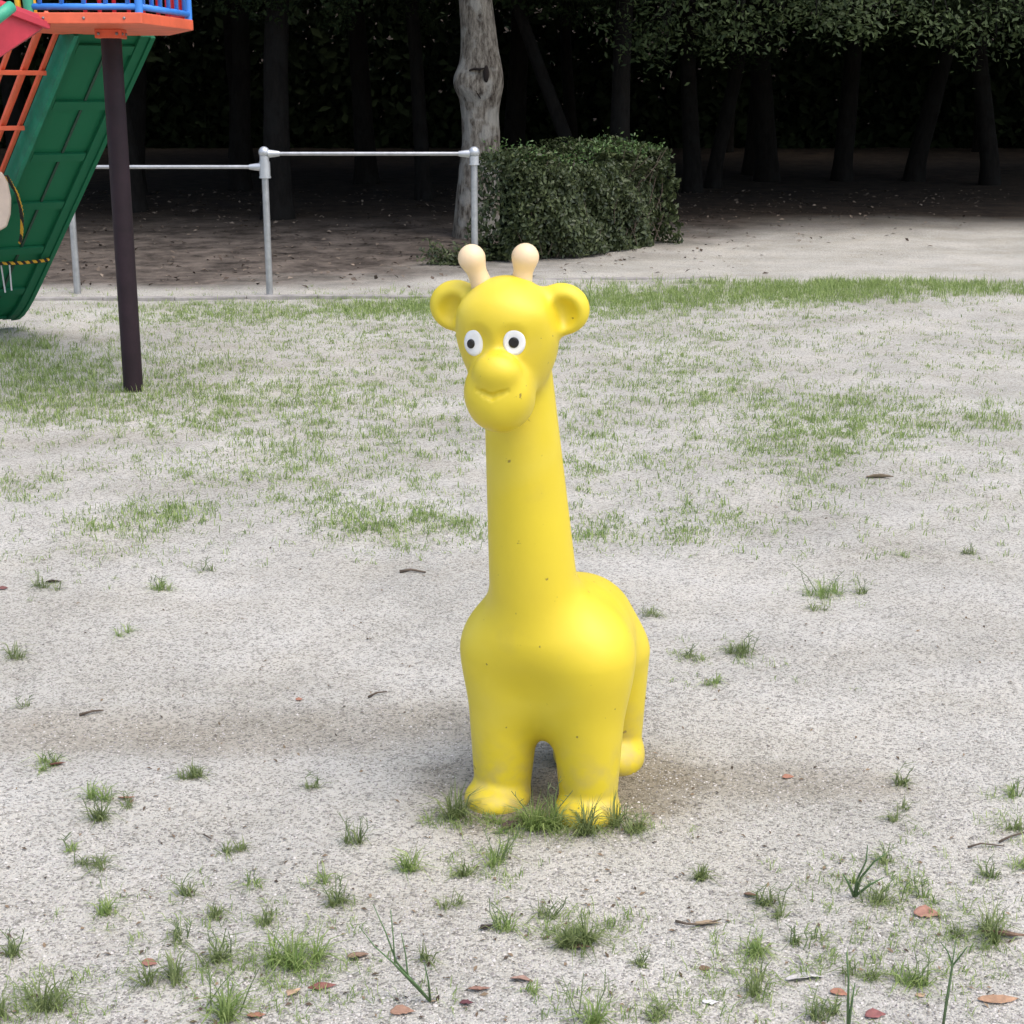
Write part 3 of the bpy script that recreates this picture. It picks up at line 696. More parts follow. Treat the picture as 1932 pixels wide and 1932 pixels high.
def trunk(base, path, rads, m, parent, name='trunk', seed=0, k=20, rough=.03, knots=(), branches=()):
    """rings along a path, uneven radius, flared foot, optional knot bulges (height, angle, size) and limbs"""
    path = np.array(path, float); t = np.linspace(0, len(path)-1, 46); ii = np.arange(len(path))
    P = np.stack([np.interp(t, ii, path[:, i]) for i in range(3)], 1)
    for _ in range(3): P[1:-1] = (P[:-2]+2*P[1:-1]+P[2:])/4
    rr = np.interp(t, ii, rads); r = random.Random(seed); ph = [r.uniform(0, 6) for _ in range(6)]
    V = []
    for i, p in enumerate(P):
        for j in range(k):
            a = 2*math.pi*j/k; z = p[2]
            f = 1+rough*(math.sin(3*a+ph[0]+z*.7)+.7*math.sin(5*a+ph[1]-z*1.3)+.6*math.sin(2*a+z*2.4+ph[2]))+rough*.5*math.sin(9*a+z*5+ph[3])
            d = 0
            for kz, ka, ks, kh in knots: d += ks*math.exp(-((z-kz)/kh)**2)*max(0, math.cos(a-ka))**2
            V.append(p+np.array([math.cos(a), math.sin(a), 0])*(rr[i]*f+d))
    n = len(P); F = [(i*k+j, i*k+(j+1) % k, (i+1)*k+(j+1) % k, (i+1)*k+j) for i in range(n-1) for j in range(k)]+[tuple((n-1)*k+j for j in range(k))]
    mb = MB().add(V, F)
    for pts, r0 in branches: mb.tube(pts, np.linspace(r0, r0*.35, len(pts)), 8)
    return mb.build(name, m, parent, True)
def limbs(top, r, n, spread, h):
    out = []
    for k in range(n):
        a = 6.28*k/n+r.uniform(-.4, .4); e = np.array([math.cos(a)*spread*r.uniform(.5, 1), math.sin(a)*spread*r.uniform(.5, 1), h*r.uniform(.4, 1)])
        out.append(([top-[0, 0, .5], top+e*.35+[0, 0, .1], top+e], .07))
    return out
def tree(px, Y, rad, label, lean=(0, 0), crown=0, cs=1., rz=0., zoff=0., group='trees of the shaded wood', name='woodland_tree', cx=(0, 0), x=None):
    X = at(px, 300, Y)[0] if x is None else x; b = np.array([X, Y, float(gz(X, Y))]); r = random.Random(int(px*7+Y*13))
    root = empty(name, tuple(b)); tag(root, label, 'tree', group)
    H = 4.6; path = [b-[0, 0, .15], b+[lean[0]*.05, lean[1]*.05, .35], b+[lean[0]*.45+r.uniform(-.08, .08), lean[1]*.45, 2.], b+[lean[0], lean[1], H]]
    top = path[-1]
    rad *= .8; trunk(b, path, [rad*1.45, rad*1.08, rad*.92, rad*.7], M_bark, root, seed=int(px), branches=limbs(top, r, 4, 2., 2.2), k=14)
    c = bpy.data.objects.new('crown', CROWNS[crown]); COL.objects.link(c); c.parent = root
    c.location = (lean[0]+cx[0], lean[1]+cx[1], zoff); c.rotation_euler = (0, 0, rz); c.scale = (cs, cs, cs)
    return root
# the pale knotted tree
def knotty():
    Y = 19.2; b = on_ground(905, 400); b = np.array([at(905, 300, Y)[0], Y, float(gz(at(905, 300, Y)[0], Y))])
    root = empty('knotted_tree', tuple(b)); tag(root, 'pale barked tree with a swollen knot, just behind the bars', 'tree', 'trees of the shaded wood')
    cen = [(905, 395), (905, 330), (908, 270), (905, 215), (905, 165), (905, 110), (903, 60), (897, 0), (890, -80), (880, -300)]
    path = [at(x, y, Y) for x, y in cen]; path[0][2] = b[2]-.1
    rads = [.36, .27, .235, .225, .245, .225, .21, .195, .19, .16]
    zk = at(905, 150, Y)[2]
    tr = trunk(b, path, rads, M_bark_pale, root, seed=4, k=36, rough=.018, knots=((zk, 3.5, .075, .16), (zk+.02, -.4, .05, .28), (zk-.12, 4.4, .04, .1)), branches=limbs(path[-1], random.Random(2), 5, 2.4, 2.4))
    # scar, split bark and the broken stub on the knot
    Md = mat('rotten_wood', (.014, .009, .007), 1., var=.4, vscale=30)
    zc = at(918, 140, Y); c0 = np.array([zc[0], Y-.262, zc[2]])
    hol = MB().ball(c0, (.035, .028, .10), 12, 8).build('knot_hole', Md, root, True)
    mb = MB(); mb.tube([at(885, 133, Y-.25), at(895, 130, Y-.275), at(905, 131, Y-.285), at(916, 128, Y-.27)], [.008, .018, .018, .006], 6); mb.build('bark_split', Md, root); mb = MB()
    mb.tube([at(892, 160, Y-.275), at(898, 172, Y-.275), at(907, 186, Y-.26)], [.006, .012, .005], 6); mb.build('bark_split', Md, root)
    smooth_angle(MB().tube([at(884, 162, Y-.12), at(866, 163, Y-.17)], [.04, .022], 10).build('broken_stub', mat('dead_wood', (.35, .32, .28), .9, var=.2, vscale=20), root))
    c = bpy.data.objects.new('crown', CROWNS[1]); COL.objects.link(c); c.parent = root; c.location = (0, .6, .35)
    return root
knotty()
tree(1112, 22.5, .13, 'thin dark trunk leaning steeply left behind the hedge', (-1.7, .3), 0, .95, .4)
tree(1168, 21.8, .17, 'straight dark trunk rising behind the middle of the hedge', (.12, 0), 2, 1., 2.1, .35)
tree(1345, 26.5, .15, 'slim dark trunk right of the hedge, leaning slightly right', (.75, .2), 2, .95, 1.2, -.35, cx=(-.3, -3.2))
tree(1308, 25.5, .17, 'dim trunk further back, just right of the hedge end', (-.1, .2), 0, 1., 3., .5)
tree(1450, 28.0, .24, 'thickest dark trunk at the far side of the pale path', (-.5, .1), 1, 1., .6, .35, cx=(.4, -3.6))
tree(1725, 28.0, .20, 'dark trunk in the shade towards the upper right', (.9, .2), 2, 1.02, 4.4, -.45, cx=(-.7, -3.8))
tree(1872, 27.2, .19, 'dark trunk nearest the right edge under low foliage', (-.6, .1), 0, 1.05, 5.1, -.5, cx=(.4, -3.6))
tree(1590, 28., .2, 'faint trunk deep in the shade between two nearer trunks', (.2, .3), 1, 1., 2.5, .8)
tree(450, 26., .2, 'dim trunk deep in the wood above the lower steel bar', (.1, .3), 1, 1.05, 1.5, .7)
tree(690, 27.5, .22, 'dim trunk deep in the wood above the higher steel bar', (-.2, .2), 0, 1.05, .2, .7)
tree(800, 24.2, .14, 'thin dim trunk left of the pale knotted tree', (-.3, .2), 2, 1., 3.6, .9)
tree(250, 25., .2, 'dim trunk behind the dark tower pole', (.2, .1), 2, 1.1, 2.8, .9)
tree(40, 24., .22, 'dim trunk behind the green slide at the left edge', (0, .1), 1, 1.05, 5.9, .8)
# the rest of the wood: crowns that close the canopy
r_ = random.Random(21); k = 0
spots = [(-15, 20.), (-20, 23), (-11, 23), (14.5, 27), (18, 24.5), (22, 27), (-24, 28), (-5.4, 22.3), (-8.2, 19.9), (-3.2, 21.3), (11.6, 29.6)]
for yy in (30, 35.5):
    for xx in range(-24, 25, 6): spots.append((xx+r_.uniform(-1.5, 1.5), yy+r_.uniform(-1.5, 1.5)))
for (xx, yy) in spots:
    tree(k, yy, r_.uniform(.15, .24), 'dark tree standing deep in the closed shade of the wood', (r_.uniform(-.4, .4), .2), k % 3, r_.uniform(1.0, 1.2), r_.uniform(0, 6), r_.uniform(.2, .8), x=xx); k += 1
# far undergrowth that closes the view
def undergrowth():
    r = np.random.default_rng(31); n = 110000
    x = r.uniform(-28, 28, n); y = 38+r.gamma(1.5, 1.4, n); h = 8.5*r.random(n)**1.5; z = gz(x, y)+h*(.75+.25*np.sin(x*.7)*np.sin(x*.31+1))
    V, F = leaf_quads(np.stack([x, y, z], 1), r.normal(0, .6, (n, 3))+[0, -.8, .4], r.uniform(.18, .42, n), .55, r, .08)
    tag(obj('undergrowth', V, F, leafmat('ivy_leaf', (.007, .013, .006), (.022, .034, .014), .9, 0., spec=.1)), 'mass of dark leafy undergrowth closing the back of the wood', 'undergrowth', kind='stuff')
undergrowth()
# low leafy boughs reaching out over the path at upper right
def bough(px, py, Y, n, spread, label):
    p = at(px, py, Y); r = np.random.default_rng(int(px)); root = empty('leafy_bough', tuple(p+[0, 0, 1.6])); tag(root, label, 'bough', 'low boughs hanging over the path')
    mb = MB(); C = []; st = p+[.3, .9, 1.7]
    mb.tube([st+[0, 1.5, .8], st, p+[0, .2, .8], p], [.03, .02, .012, .006], 6)
    for k in range(16):
        a = p+[r.normal(0, spread), r.normal(0, spread*.8), abs(r.normal(0, .5))+.1*r.normal()]; b = a+[r.normal(0, .2), r.normal(0, .2), -.25]
        mb.tube([p+(st-p)*r.uniform(.1, .7), (a+p)/2+[0, 0, .25], a, b], [.01, .007, .005, .002], 5)
        C.append(a+(b-a)*r.random((n//16, 1))*1.2+r.normal(0, .13, (n//16, 3)))
    C = np.concatenate(C); V, F = leaf_quads(C, r.normal(0, .6, C.shape)+[0, -.3, .7], r.uniform(.06, .11, len(C)), .42, r, .06)
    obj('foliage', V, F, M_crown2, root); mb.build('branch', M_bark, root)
bough(1260, 70, 20.5, 900, .38, 'leafy bough hanging lowest over the hedge end')
bough(1400, 40, 19.5, 1100, .55, 'broad leafy bough hanging at the top right of centre')
bough(1540, 30, 18.8, 900, .40, 'bright tipped leafy bough hanging over the pale path')
bough(1760, 20, 20., 1000, .55, 'leafy bough hanging high towards the right')
bough(1880, 70, 20.8, 900, .45, 'leafy bough hanging lowest at the right edge')

# leaf litter on the shaded bank
def litter():
    r = np.random.default_rng(41); n = 3400
    x = r.uniform(-9, 9, n); y = r.uniform(14.2, 26, n); ok = (y-1.15*x > 15.2+r.normal(0, 1.5, n)); x, y = x[ok], y[ok]; n = len(x)
    P = np.stack([x, y, gz(x, y)+.008+.01*r.random(n)], 1)
    V, F = leaf_quads(P, r.normal(0, .25, (n, 3))+[0, 0, 1], r.uniform(.03, .085, n), .55, r, .1)
    tag(obj('leaf_litter', V, F, leafmat('litter_leaf', (.045, .03, .022), (.24, .195, .15), .9, 0.)), 'dead brown leaf litter strewn over the shaded bank', 'leaf litter', kind='stuff')
litter()

# ------------------------------------------------------------------ grass
M_grass = leafmat('grass_blade', (.15, .24, .058), (.37, .46, .17), .6, .4)
M_grass2 = leafmat('grass_blade_dark', (.11, .155, .05), (.30, .36, .15), .6, .4)
def blades(x, y, z, L, lean, wd, r, ang=None):
    """bent tapering blades: 5 verts, 3 tris each"""
    n = len(x); a = r.uniform(0, 6.28, n) if ang is None else ang; d = np.stack([np.cos(a), np.sin(a), np.zeros(n)], 1); s = np.stack([-np.sin(a+r.normal(0, .6, n)), np.cos(a), np.zeros(n)], 1)
    B = np.stack([x, y, z-.004], 1); L = L[:, None]; le = lean[:, None]; up = np.array([0, 0, 1.])
    m = B+d*L*le*.35+up*L*.55*np.sqrt(1-.5*np.minimum(le, 1)**2); t = B+d*L*le*.98+up*L*np.maximum(1-.66*le**1.3, .10)
    w_ = np.asarray(wd)[:, None]
    V = np.stack([B-s*w_*.4, B+s*w_*.4, m+s*w_*.5, m-s*w_*.5, t], 1).reshape(-1, 3); i = np.arange(n)*5
    F = np.concatenate([np.stack([i, i+1, i+2], 1), np.stack([i, i+2, i+3], 1), np.stack([i+3, i+2, i+4], 1)])
    return V, F
# patches as seen: centre px, py, half-size px, py, tufts, blade length
PATCH = [
 (1300, 560, 230, 22, 520, .10), (1550, 548, 160, 20, 380, .11), (1790, 545, 150, 14, 260, .10), (1150, 575, 90, 30, 200, .08), (1120, 620, 110, 22, 90, .06),
 (560, 600, 260, 20, 480, .06), (380, 590, 150, 20, 240, .06), (740, 585, 110, 20, 260, .08), (830, 620, 110, 22, 160, .06), (640, 640, 180, 22, 200, .06), (880, 585, 60, 20, 120, .08),
 (90, 700, 130, 40, 460, .09), (200, 735, 160, 40, 330, .08), (60, 745, 110, 35, 260, .08), (320, 700, 130, 55, 240, .07), (20, 665, 50, 22, 140, .12),
 (420, 760, 120, 40, 200, .07), (560, 770, 110, 45, 190, .08), (660, 740, 80, 35, 130, .07), (440, 690, 160, 40, 190, .06), (150, 790, 150, 25, 120, .06), (320, 805, 60, 12, 50, .05),
 (760, 690, 90, 40, 120, .06), (840, 700, 60, 40, 90, .06), (620, 850, 90, 40, 90, .07), (540, 870, 60, 25, 50, .07), (760, 800, 90, 50, 100, .07), (830, 850, 70, 50, 60, .06),
 (1120, 640, 110, 40, 150, .06), (1250, 680, 110, 60, 220, .07), (1200, 740, 140, 60, 190, .07), (1330, 700, 90, 60, 150, .06), (1110, 800, 60, 60, 90, .07), (1500, 640, 180, 40, 150, .06),
 (1440, 620, 160, 30, 130, .06), (1700, 650, 160, 50, 110, .05), (1880, 660, 70, 40, 70, .06), (1500, 780, 120, 45, 220, .07), (1560, 800, 130, 45, 240, .07), (1640, 790, 110, 35, 170, .07),
 (1470, 840, 80, 35, 120, .06), (1560, 860, 70, 35, 90, .06), (1750, 790, 90, 30, 70, .06), (1880, 790, 40, 22, 60, .08), (1830, 880, 60, 30, 34, .06), (1300, 850, 120, 50, 70, .05),
 (1200, 880, 90, 30, 50, .06), (1090, 870, 40, 50, 60, .06), (1330, 960, 60, 22, 34, .06), (1200, 1000, 90, 22, 60, .05), (1290, 1010, 50, 22, 34, .05), (1110, 1000, 50, 20, 34, .06), (1545, 930, 45, 30, 32, .06), (1420, 990, 45, 14, 18, .05),
 (760, 985, 110, 28, 120, .06), (690, 985, 50, 28, 50, .06), (850, 990, 60, 26, 60, .06), (320, 968, 60, 18, 80, .06), (220, 1000, 60, 25, 60, .06), (500, 930, 100, 25, 60, .05), (600, 930, 60, 30, 34, .06),
 (350, 895, 60, 25, 44, .06), (270, 885, 20, 14, 12, .06), (20, 930, 50, 25, 40, .06), (100, 905, 60, 14, 18, .05), (430, 905, 25, 14, 14, .06), (400, 830, 200, 40, 60, .05), (700, 900, 160, 40, 60, .05), (940, 820, 30, 60, 20, .06),
]
def build_grass():
    r = np.random.default_rng(77); X = []; Y = []; L = []; LE = []; WD = []
    for cx, cy, hx, hy, nt_, bl in PATCH:
        nt2 = int(nt_*(2.2 if cy < 600 else .95))
        px = cx+r.normal(0, .85, nt2)*hx; py = np.clip(cy+r.normal(0, .62 if cy < 600 else .85, nt2)*hy, 530+r.uniform(0, 8, nt2), 1080)
        for a, b in zip(px, py):
            p = at_z(a, b, 0.)
            if 905 < a < 1075 and b > 880: continue
            nb = r.integers(4, 17); q = r.normal(0, r.uniform(.014, .040), (nb, 2)); big = r.uniform(.4, 1.15)*(1 if b < 600 else .85)
            X.append(p[0]+q[:, 0]); Y.append(p[1]+q[:, 1]); L.append(bl*r.uniform(.45, 1.15, nb)*big); LE.append(r.uniform(.2, 1.1, nb)); WD.append(r.uniform(.0022, .0048, nb))
    # weedy haze low in the foreground
    for cx, cy, hx, hy, nt2 in ((520, 1850, 190, 60, 120), (60, 1890, 130, 50, 70), (1760, 1760, 190, 120, 170), (1450, 1830, 150, 70, 80), (1130, 1760, 130, 40, 60), (1250, 1900, 260, 40, 60), (420, 1740, 300, 70, 50), (1640, 1660, 130, 40, 40), (1050, 1558, 130, 16, 110), (860, 1545, 70, 14, 40), (1900, 1540, 60, 60, 24), (1350, 1260, 120, 50, 30), (1560, 1120, 90, 30, 34), (180, 1060, 200, 60, 40), (930, 1640, 90, 30, 24)):
        for a, b in zip(cx+r.normal(0, .6, nt2)*hx, cy+r.normal(0, .6, nt2)*hy):
            p = at_z(a, b, 0.)
            if p[1] < 1.9 or (a > 880 and a < 1190 and b < 1536): continue
            nb = r.integers(4, 12); q = r.normal(0, .010, (nb, 2)); X.append(p[0]+q[:, 0]); Y.append(p[1]+q[:, 1]); L.append(r.uniform(.010, .042, nb)); LE.append(r.uniform(.2, 1.25, nb)); WD.append(r.uniform(.0012, .0024, nb))
    # thin scatter everywhere
    for _ in range(2600):
        a, b = r.uniform(-40, 1972), 545+520*r.random()**1.5
        p = at_z(a, b, 0.); nb = r.integers(2, 6); q = r.normal(0, .014, (nb, 2)); X.append(p[0]+q[:, 0]); Y.append(p[1]+q[:, 1]); L.append(r.uniform(.02, .055, nb)); LE.append(r.uniform(.3, 1.1, nb)); WD.append(r.uniform(.002, .004, nb))
    x, y, L, LE, WD = map(np.concatenate, (X, Y, L, LE, WD))
    V, F = blades(x, y, gz(x, y), L, LE, WD, r)
    tag(obj('grass', V, F, M_grass), 'patchy short grass spread thinly over the pale sand', 'grass', kind='stuff')
build_grass()
# single tufts in the foreground: px, py of the foot, width px, height px, blades, label
TUFT = [
 (90, 1447, 75, 26, 26, 'spreading tuft with a red leaf at its right, far left of the giraffe feet'),
 (370, 1469, 85, 32, 34, 'dense dark tuft alone on bare sand midway left of the giraffe feet'),
 (190, 1543, 70, 40, 34, 'twin tuft, the lower clump, left of the giraffe feet'),
 (198, 1505, 64, 42, 24, 'twin tuft, the upper clump beside an orange leaf, left of the giraffe feet'),
 (245, 1520, 44, 22, 10, 'thin pale tuft right beside the twin tufts at the left'),
 (178, 1630, 84, 30, 28, 'wide dark tuft below the twin tufts at the left'),
 (136, 1604, 36, 24, 12, 'tiny tuft just above the wide dark tuft at the left'),
 (430, 1614, 56, 28, 24, 'compact round tuft on bare gravel at lower left of the giraffe'),
 (664, 1592, 46, 50, 18, 'upright tuft with a tall stalk left below the giraffe feet'),
 (764, 1644, 58, 62, 22, 'tall leaning tuft below left of the giraffe feet'),
 (590, 1484, 42, 24, 12, 'sparse yellowish tuft left of the giraffe right forefoot'),
 (884, 1652, 56, 36, 18, 'small upright tuft below the giraffe right forefoot, left of the taller one'),
 (945, 1626, 84, 56, 26, 'straggly tuft with long stems right below the giraffe right forefoot'),
 (1322, 1658, 46, 38, 28, 'bright compact tuft alone at lower right of the giraffe'),
 (1455, 1710, 96, 36, 34, 'wide tuft with a brown curled leaf at its left end'),
 (216, 1718, 58, 44, 22, 'upright forked tuft near the lower left, above the weedy corner'),
 (344, 1690, 52, 36, 16, 'reddish stemmed tuft beside a small pale leaf at lower left'),
 (408, 1732, 54, 36, 20, 'bluish green tuft right below the reddish stemmed one at lower left'),
 (480, 1668, 52, 22, 12, 'flat dark tuft between two rounder tufts at lower left'),
 (498, 1742, 52, 36, 18, 'pale tuft right of the bluish green tuft at lower left'),
 (635, 1704, 62, 42, 26, 'leafy tuft leaning right, above the big weedy patch at lower left'),
 (610, 1660, 42, 40, 14, 'thin tuft directly above the right leaning leafy tuft'),
 (340, 1768, 60, 26, 18, 'flat yellow green tuft below the bluish green tuft at lower left'),
 (858, 1704, 46, 40, 16, 'small pale tuft below the straggly tuft under the giraffe'),
 (942, 1756, 60, 50, 18, 'tuft beside a dark curled leaf below the giraffe'),
 (1100, 1782, 120, 66, 64, 'largest bright green tuft below the giraffe'),
 (1035, 1732, 60, 34, 18, 'pale low tuft just upper left of the largest bright tuft'),
 (545, 1832, 170, 76, 64, 'broad weedy patch at the lower left of the giraffe'),
 (418, 1806, 90, 50, 26, 'loose tuft left of the broad weedy patch'),
 (300, 1858, 90, 66, 34, 'tuft with a red brown leaf at the lower left'),
 (425, 1912, 110, 74, 40, 'thick tuft at the bottom edge left of the pale orange leaf'),
 (60, 1906, 140, 70, 48, 'sprawling tuft filling the bottom left corner'),
 (20, 1800, 60, 40, 18, 'small tuft at the left edge above the bottom left corner'),
 (1425, 1800, 86, 42, 24, 'tuft with long stems right of the largest bright tuft'),
 (1510, 1786, 70, 28, 18, 'low tuft below the brown twig at lower right'),
 (1440, 1868, 96, 54, 26, 'forked tuft left of the white flat leaf'),
 (1740, 1692, 90, 28, 20, 'low spread tuft just above the large orange leaf'),
 (1775, 1760, 70, 24, 14, 'low tuft just below the large orange leaf'),
 (1650, 1700, 70, 40, 20, 'pale tuft just below the broad bladed weed'),
 (1612, 1664, 30, 34, 12, 'small tuft touching the left of the broad bladed weed'),
 (1670, 1628, 70, 26, 16, 'flat tuft just behind the broad bladed weed at right'),
 (1640, 1836, 80, 36, 20, 'dull tuft with a dark stalk at lower right'),
 (1735, 1856, 90, 50, 28, 'tangled tuft beside the tall stalk at lower right'),
 (1880, 1765, 110, 70, 34, 'brownish tuft at the right edge by a brown dead leaf'),
 (1862, 1655, 56, 30, 16, 'yellow green tuft below the dark twig at right'),
 (1925, 1640, 40, 36, 14, 'tuft cut by the right edge below the dark twig'),
 (1698, 1478, 60, 36, 16, 'blue green tuft at right, level with the giraffe forefeet'),
 (1682, 1534, 62, 34, 16, 'thin tuft right below the blue green tuft at right'),
 (1918, 1502, 46, 34, 16, 'tuft at the right edge level with the giraffe forefeet'),
 (1912, 1562, 50, 26, 16, 'lower tuft at the right edge above the dark twig'),
 (1410, 1230, 90, 34, 34, 'dark spreading tuft right of the giraffe shoulder'),
 (1340, 1290, 60, 24, 16, 'small tuft lower left of the dark spreading tuft at right'),
 (1300, 1240, 66, 26, 16, 'low tuft between the giraffe flank and the dark spreading tuft'),
 (1240, 1165, 56, 30, 18, 'tuft close right of the giraffe rump'),
 (1560, 1120, 110, 40, 40, 'wide pale tuft high at right beyond the giraffe'),
 (1535, 1148, 60, 22, 14, 'small dark tuft right below the wide pale tuft beyond the giraffe'),
 (1630, 1118, 40, 26, 12, 'short tuft right of the wide pale tuft beyond the giraffe'),
 (1700, 1050, 40, 20, 10, 'tiny far tuft at right in open sand'),
 (1828, 1044, 50, 20, 12, 'tiny far tuft near the right edge in open sand'),
 (30, 1236, 60, 34, 24, 'dark tuft at the left edge level with the giraffe shoulder'),
 (300, 1112, 80, 28, 28, 'comb shaped tuft left of the giraffe neck base'),
 (70, 1112, 80, 34, 24, 'tuft with a dark leaf at far left beyond the giraffe'),
 (50, 1334, 36, 16, 8, 'tiny tuft far left on bare sand'),
 (235, 1196, 50, 28, 12, 'faint thin tuft left beyond the giraffe shoulder'),
 (385, 1076, 60, 22, 10, 'creeping runner tuft with long arching stems at left'),
 (830, 1546, 96, 84, 40, 'tall grass clump left beside the giraffe right forefoot'),
 (1035, 1562, 80, 84, 70, 'thick grass clump growing between the giraffe forefeet'),
 (1112, 1566, 110, 84, 66, 'dense grass clump in front of the giraffe left forefoot'),
 (1190, 1566, 60, 40, 24, 'short grass right of the giraffe left forefoot'),
 (960, 1556, 110, 22, 24, 'thin low grass in front of the giraffe right forefoot'),
 (1215, 1820, 46, 24, 14, 'small tuft right below the largest bright tuft'),
 (815, 1812, 40, 48, 12, 'small forked tuft right of the long leaning weed'),
 (1095, 1926, 80, 66, 24, 'tuft at the bottom edge below the giraffe'),
 (1240, 1922, 70, 40, 20, 'bottom edge tuft right of centre'),
 (1545, 1925, 90, 40, 24, 'tuft at the bottom edge left of the tall blades'),
 (1000, 1870, 60, 22, 10, 'sparse dry tuft among red brown leaves below the giraffe'),
]
def build_tufts():
    for k, (px, py, wpx, hpx, nb, lb) in enumerate(TUFT):
        r = np.random.default_rng(500+k); p = on_ground(px, py); sc_ = np.linalg.norm(p-[0, 0, CAM_H])/FPX
        wm = wpx*sc_*.5; hm = hpx*sc_*1.1; nb = int(nb*3.6)
        nc = max(2, int(wm/.016)); cx = r.normal(0, .38, nc)*wm*(nc > 1); cy = r.normal(0, .3, nc)*wm*(nc > 1); ci = r.integers(0, nc, nb)
        x = p[0]+cx[ci]+r.normal(0, .006, nb); y = p[1]+cy[ci]+r.normal(0, .006, nb); ang = r.uniform(0, 6.283, nb)
        L = (hm*.70+wm*.50/np.sqrt(nc))*r.uniform(.3, 1.25, nb); lean = np.clip(r.normal(.55+.70*wm/(hm+wm), .40, nb), .02, 1.35)
        V, F = blades(x, y, gz(x, y), L, lean, r.uniform(.0014, .0032, nb), r, ang)
        root = empty('grass_tuft', tuple(p)); tag(root, lb, 'grass tuft', 'grass tufts dotted over the foreground sand')
        obj('blades', V, F, M_grass2 if k % 3 else M_grass, root)
        if k % 2 == 0:                                                  # seed stalks with small side sprigs
            mb = MB(); 
            for _ in range(2 if nb < 60 else 4):
                a = p+[r.normal(0, wm*.3), r.normal(0, wm*.2), 0]; t = a+[r.normal(0, hm*.35), r.normal(0, hm*.2), hm*r.uniform(.8, 1.25)]
                m_ = (a+t)/2+[r.normal(0, .006), 0, hm*.06]; mb.tube([a, m_, t], [.0014, .0011, .0007], 4)
                for q in range(3):
                    s = m_+(t-m_)*q/3; mb.tube([s, s+[r.normal(0, .014), r.normal(0, .01), .010]], [.0009, .0005], 4)
            mb.build('stalk', M_stalk, root)
M_stalk = mat('grass_stalk', (.13, .18, .07), .6, var=.2)
build_tufts()
def weed(name, label, stems, wpx=3.2, parent_pt=None):
    """broad-bladed weeds: each stem a list of pixels climbing from its foot"""
    foot = on_ground(*parent_pt); root = empty(name, tuple(foot)); tag(root, label, 'weed', 'tall weeds in the foreground')
    for st in stems:
        f = on_ground(*st[0]) if st[0][1] == parent_pt[1] or True else None
        P = [foot if i == 0 else at(x, y, foot[1]-.012*i) for i, (x, y) in enumerate(st)]
        r = np.linalg.norm(foot-[0, 0, CAM_H])/FPX*wpx*.5
        MB().tube(P, list(np.linspace(r, r*.3, len(P))), 6).build('stem', M_weed, root, True)
M_weed = mat('weed_stem', (.09, .16, .06), .5, var=.25, vscale=20)
weed('leaning_weed', 'long dark green weed leaning left below the giraffe', [[(812, 1890), (790, 1862), (740, 1815), (706, 1785), (678, 1748)], [(812, 1890), (770, 1845), (765, 1800), (757, 1760)], [(812, 1890), (745, 1820), (742, 1770), (737, 1716)], [(812, 1890), (748, 1815), (728, 1760), (704, 1706)], [(812, 1890), (808, 1850), (800, 1815)]], 5., (812, 1890))
weed('upright_weed', 'upright pair of blades rising from the bottom edge at right', [[(1600, 1945), (1600, 1890), (1601, 1850), (1597, 1797)], [(1600, 1945), (1606, 1900), (1613, 1855)]], 6.5, (1600, 1945))
weed('branched_weed', 'tall branched stalk rising from the bottom edge at far right', [[(1778, 1945), (1785, 1890), (1795, 1830), (1804, 1772)], [(1778, 1945), (1797, 1820), (1788, 1795), (1775, 1778)], [(1778, 1945), (1797, 1822), (1815, 1800), (1825, 1786)]], 5., (1778, 1945))
weed('broad_weed', 'pale stemmed broad bladed weed at lower right with fanned blades', [[(1612, 1692), (1617, 1660), (1634, 1625), (1637, 1595)], [(1612, 1692), (1625, 1655), (1650, 1625), (1672, 1610)], [(1612, 1692), (1600, 1665), (1590, 1648)], [(1612, 1692), (1640, 1670), (1668, 1655)]], 6., (1612, 1692))

# ------------------------------------------------------------------ fallen leaves and twigs
def leaf_shape(px, py, wpx, asp, rot, curl, col, label, name='fallen_leaf', cat='leaf'):
    p = on_ground(px, py); s = np.linalg.norm(p-[0, 0, CAM_H])/FPX*wpx*.86; n = 9; g_ = sum(col)/3; col = tuple(.72*c+.28*g_*.9 for c in col); V = []; F = []
    r = random.Random(int(px*3+py))
    ca_, sa_ = math.cos(rot), math.sin(rot)
    side = r.choice((-1, 1)); tw = r.uniform(-.9, .9); bend = r.uniform(-.25, .25)
    for i in range(n):
        t = i/(n-1); env = max(0, math.sin(math.pi*min(1, .06+t*.94)))**.9*(1.15-.45*t)
        for j in (-1, -.5, 0, .5, 1):
            wd = asp*s*.62*env*r.uniform(.62, 1.16)
            x = (t-.5)*s; y = wd*j+bend*s*(t-.5)**2*2
            z = curl*s*(.24*abs(j)**1.4*env*(1.3 if j*side > 0 else .35)+.30*(t-.5)**2+.10*tw*(t-.5)*j)
            V.append((p[0]+x*ca_-y*sa_, p[1]+(x*sa_+y*ca_), p[2]+max(z, 0)+.0025))
    for i in range(n-1):
        for j in range(4): F.append((i*5+j, i*5+j+1, i*5+6+j, i*5+5+j))
    o = obj(name, np.array(V)-p, F, mat('dry_leaf', col, .75, var=.25, vscale=60), None, True); o.location = p
    md = o.modifiers.new('thickness', 'SOLIDIFY'); md.thickness = .0008
    tag(o, label, cat, 'fallen leaves on the sand'); return o
OR, BR, RD, DK, PL, WH = (.42, .16, .075), (.20, .10, .05), (.26, .07, .05), (.06, .035, .03), (.55, .34, .18), (.52, .49, .47)
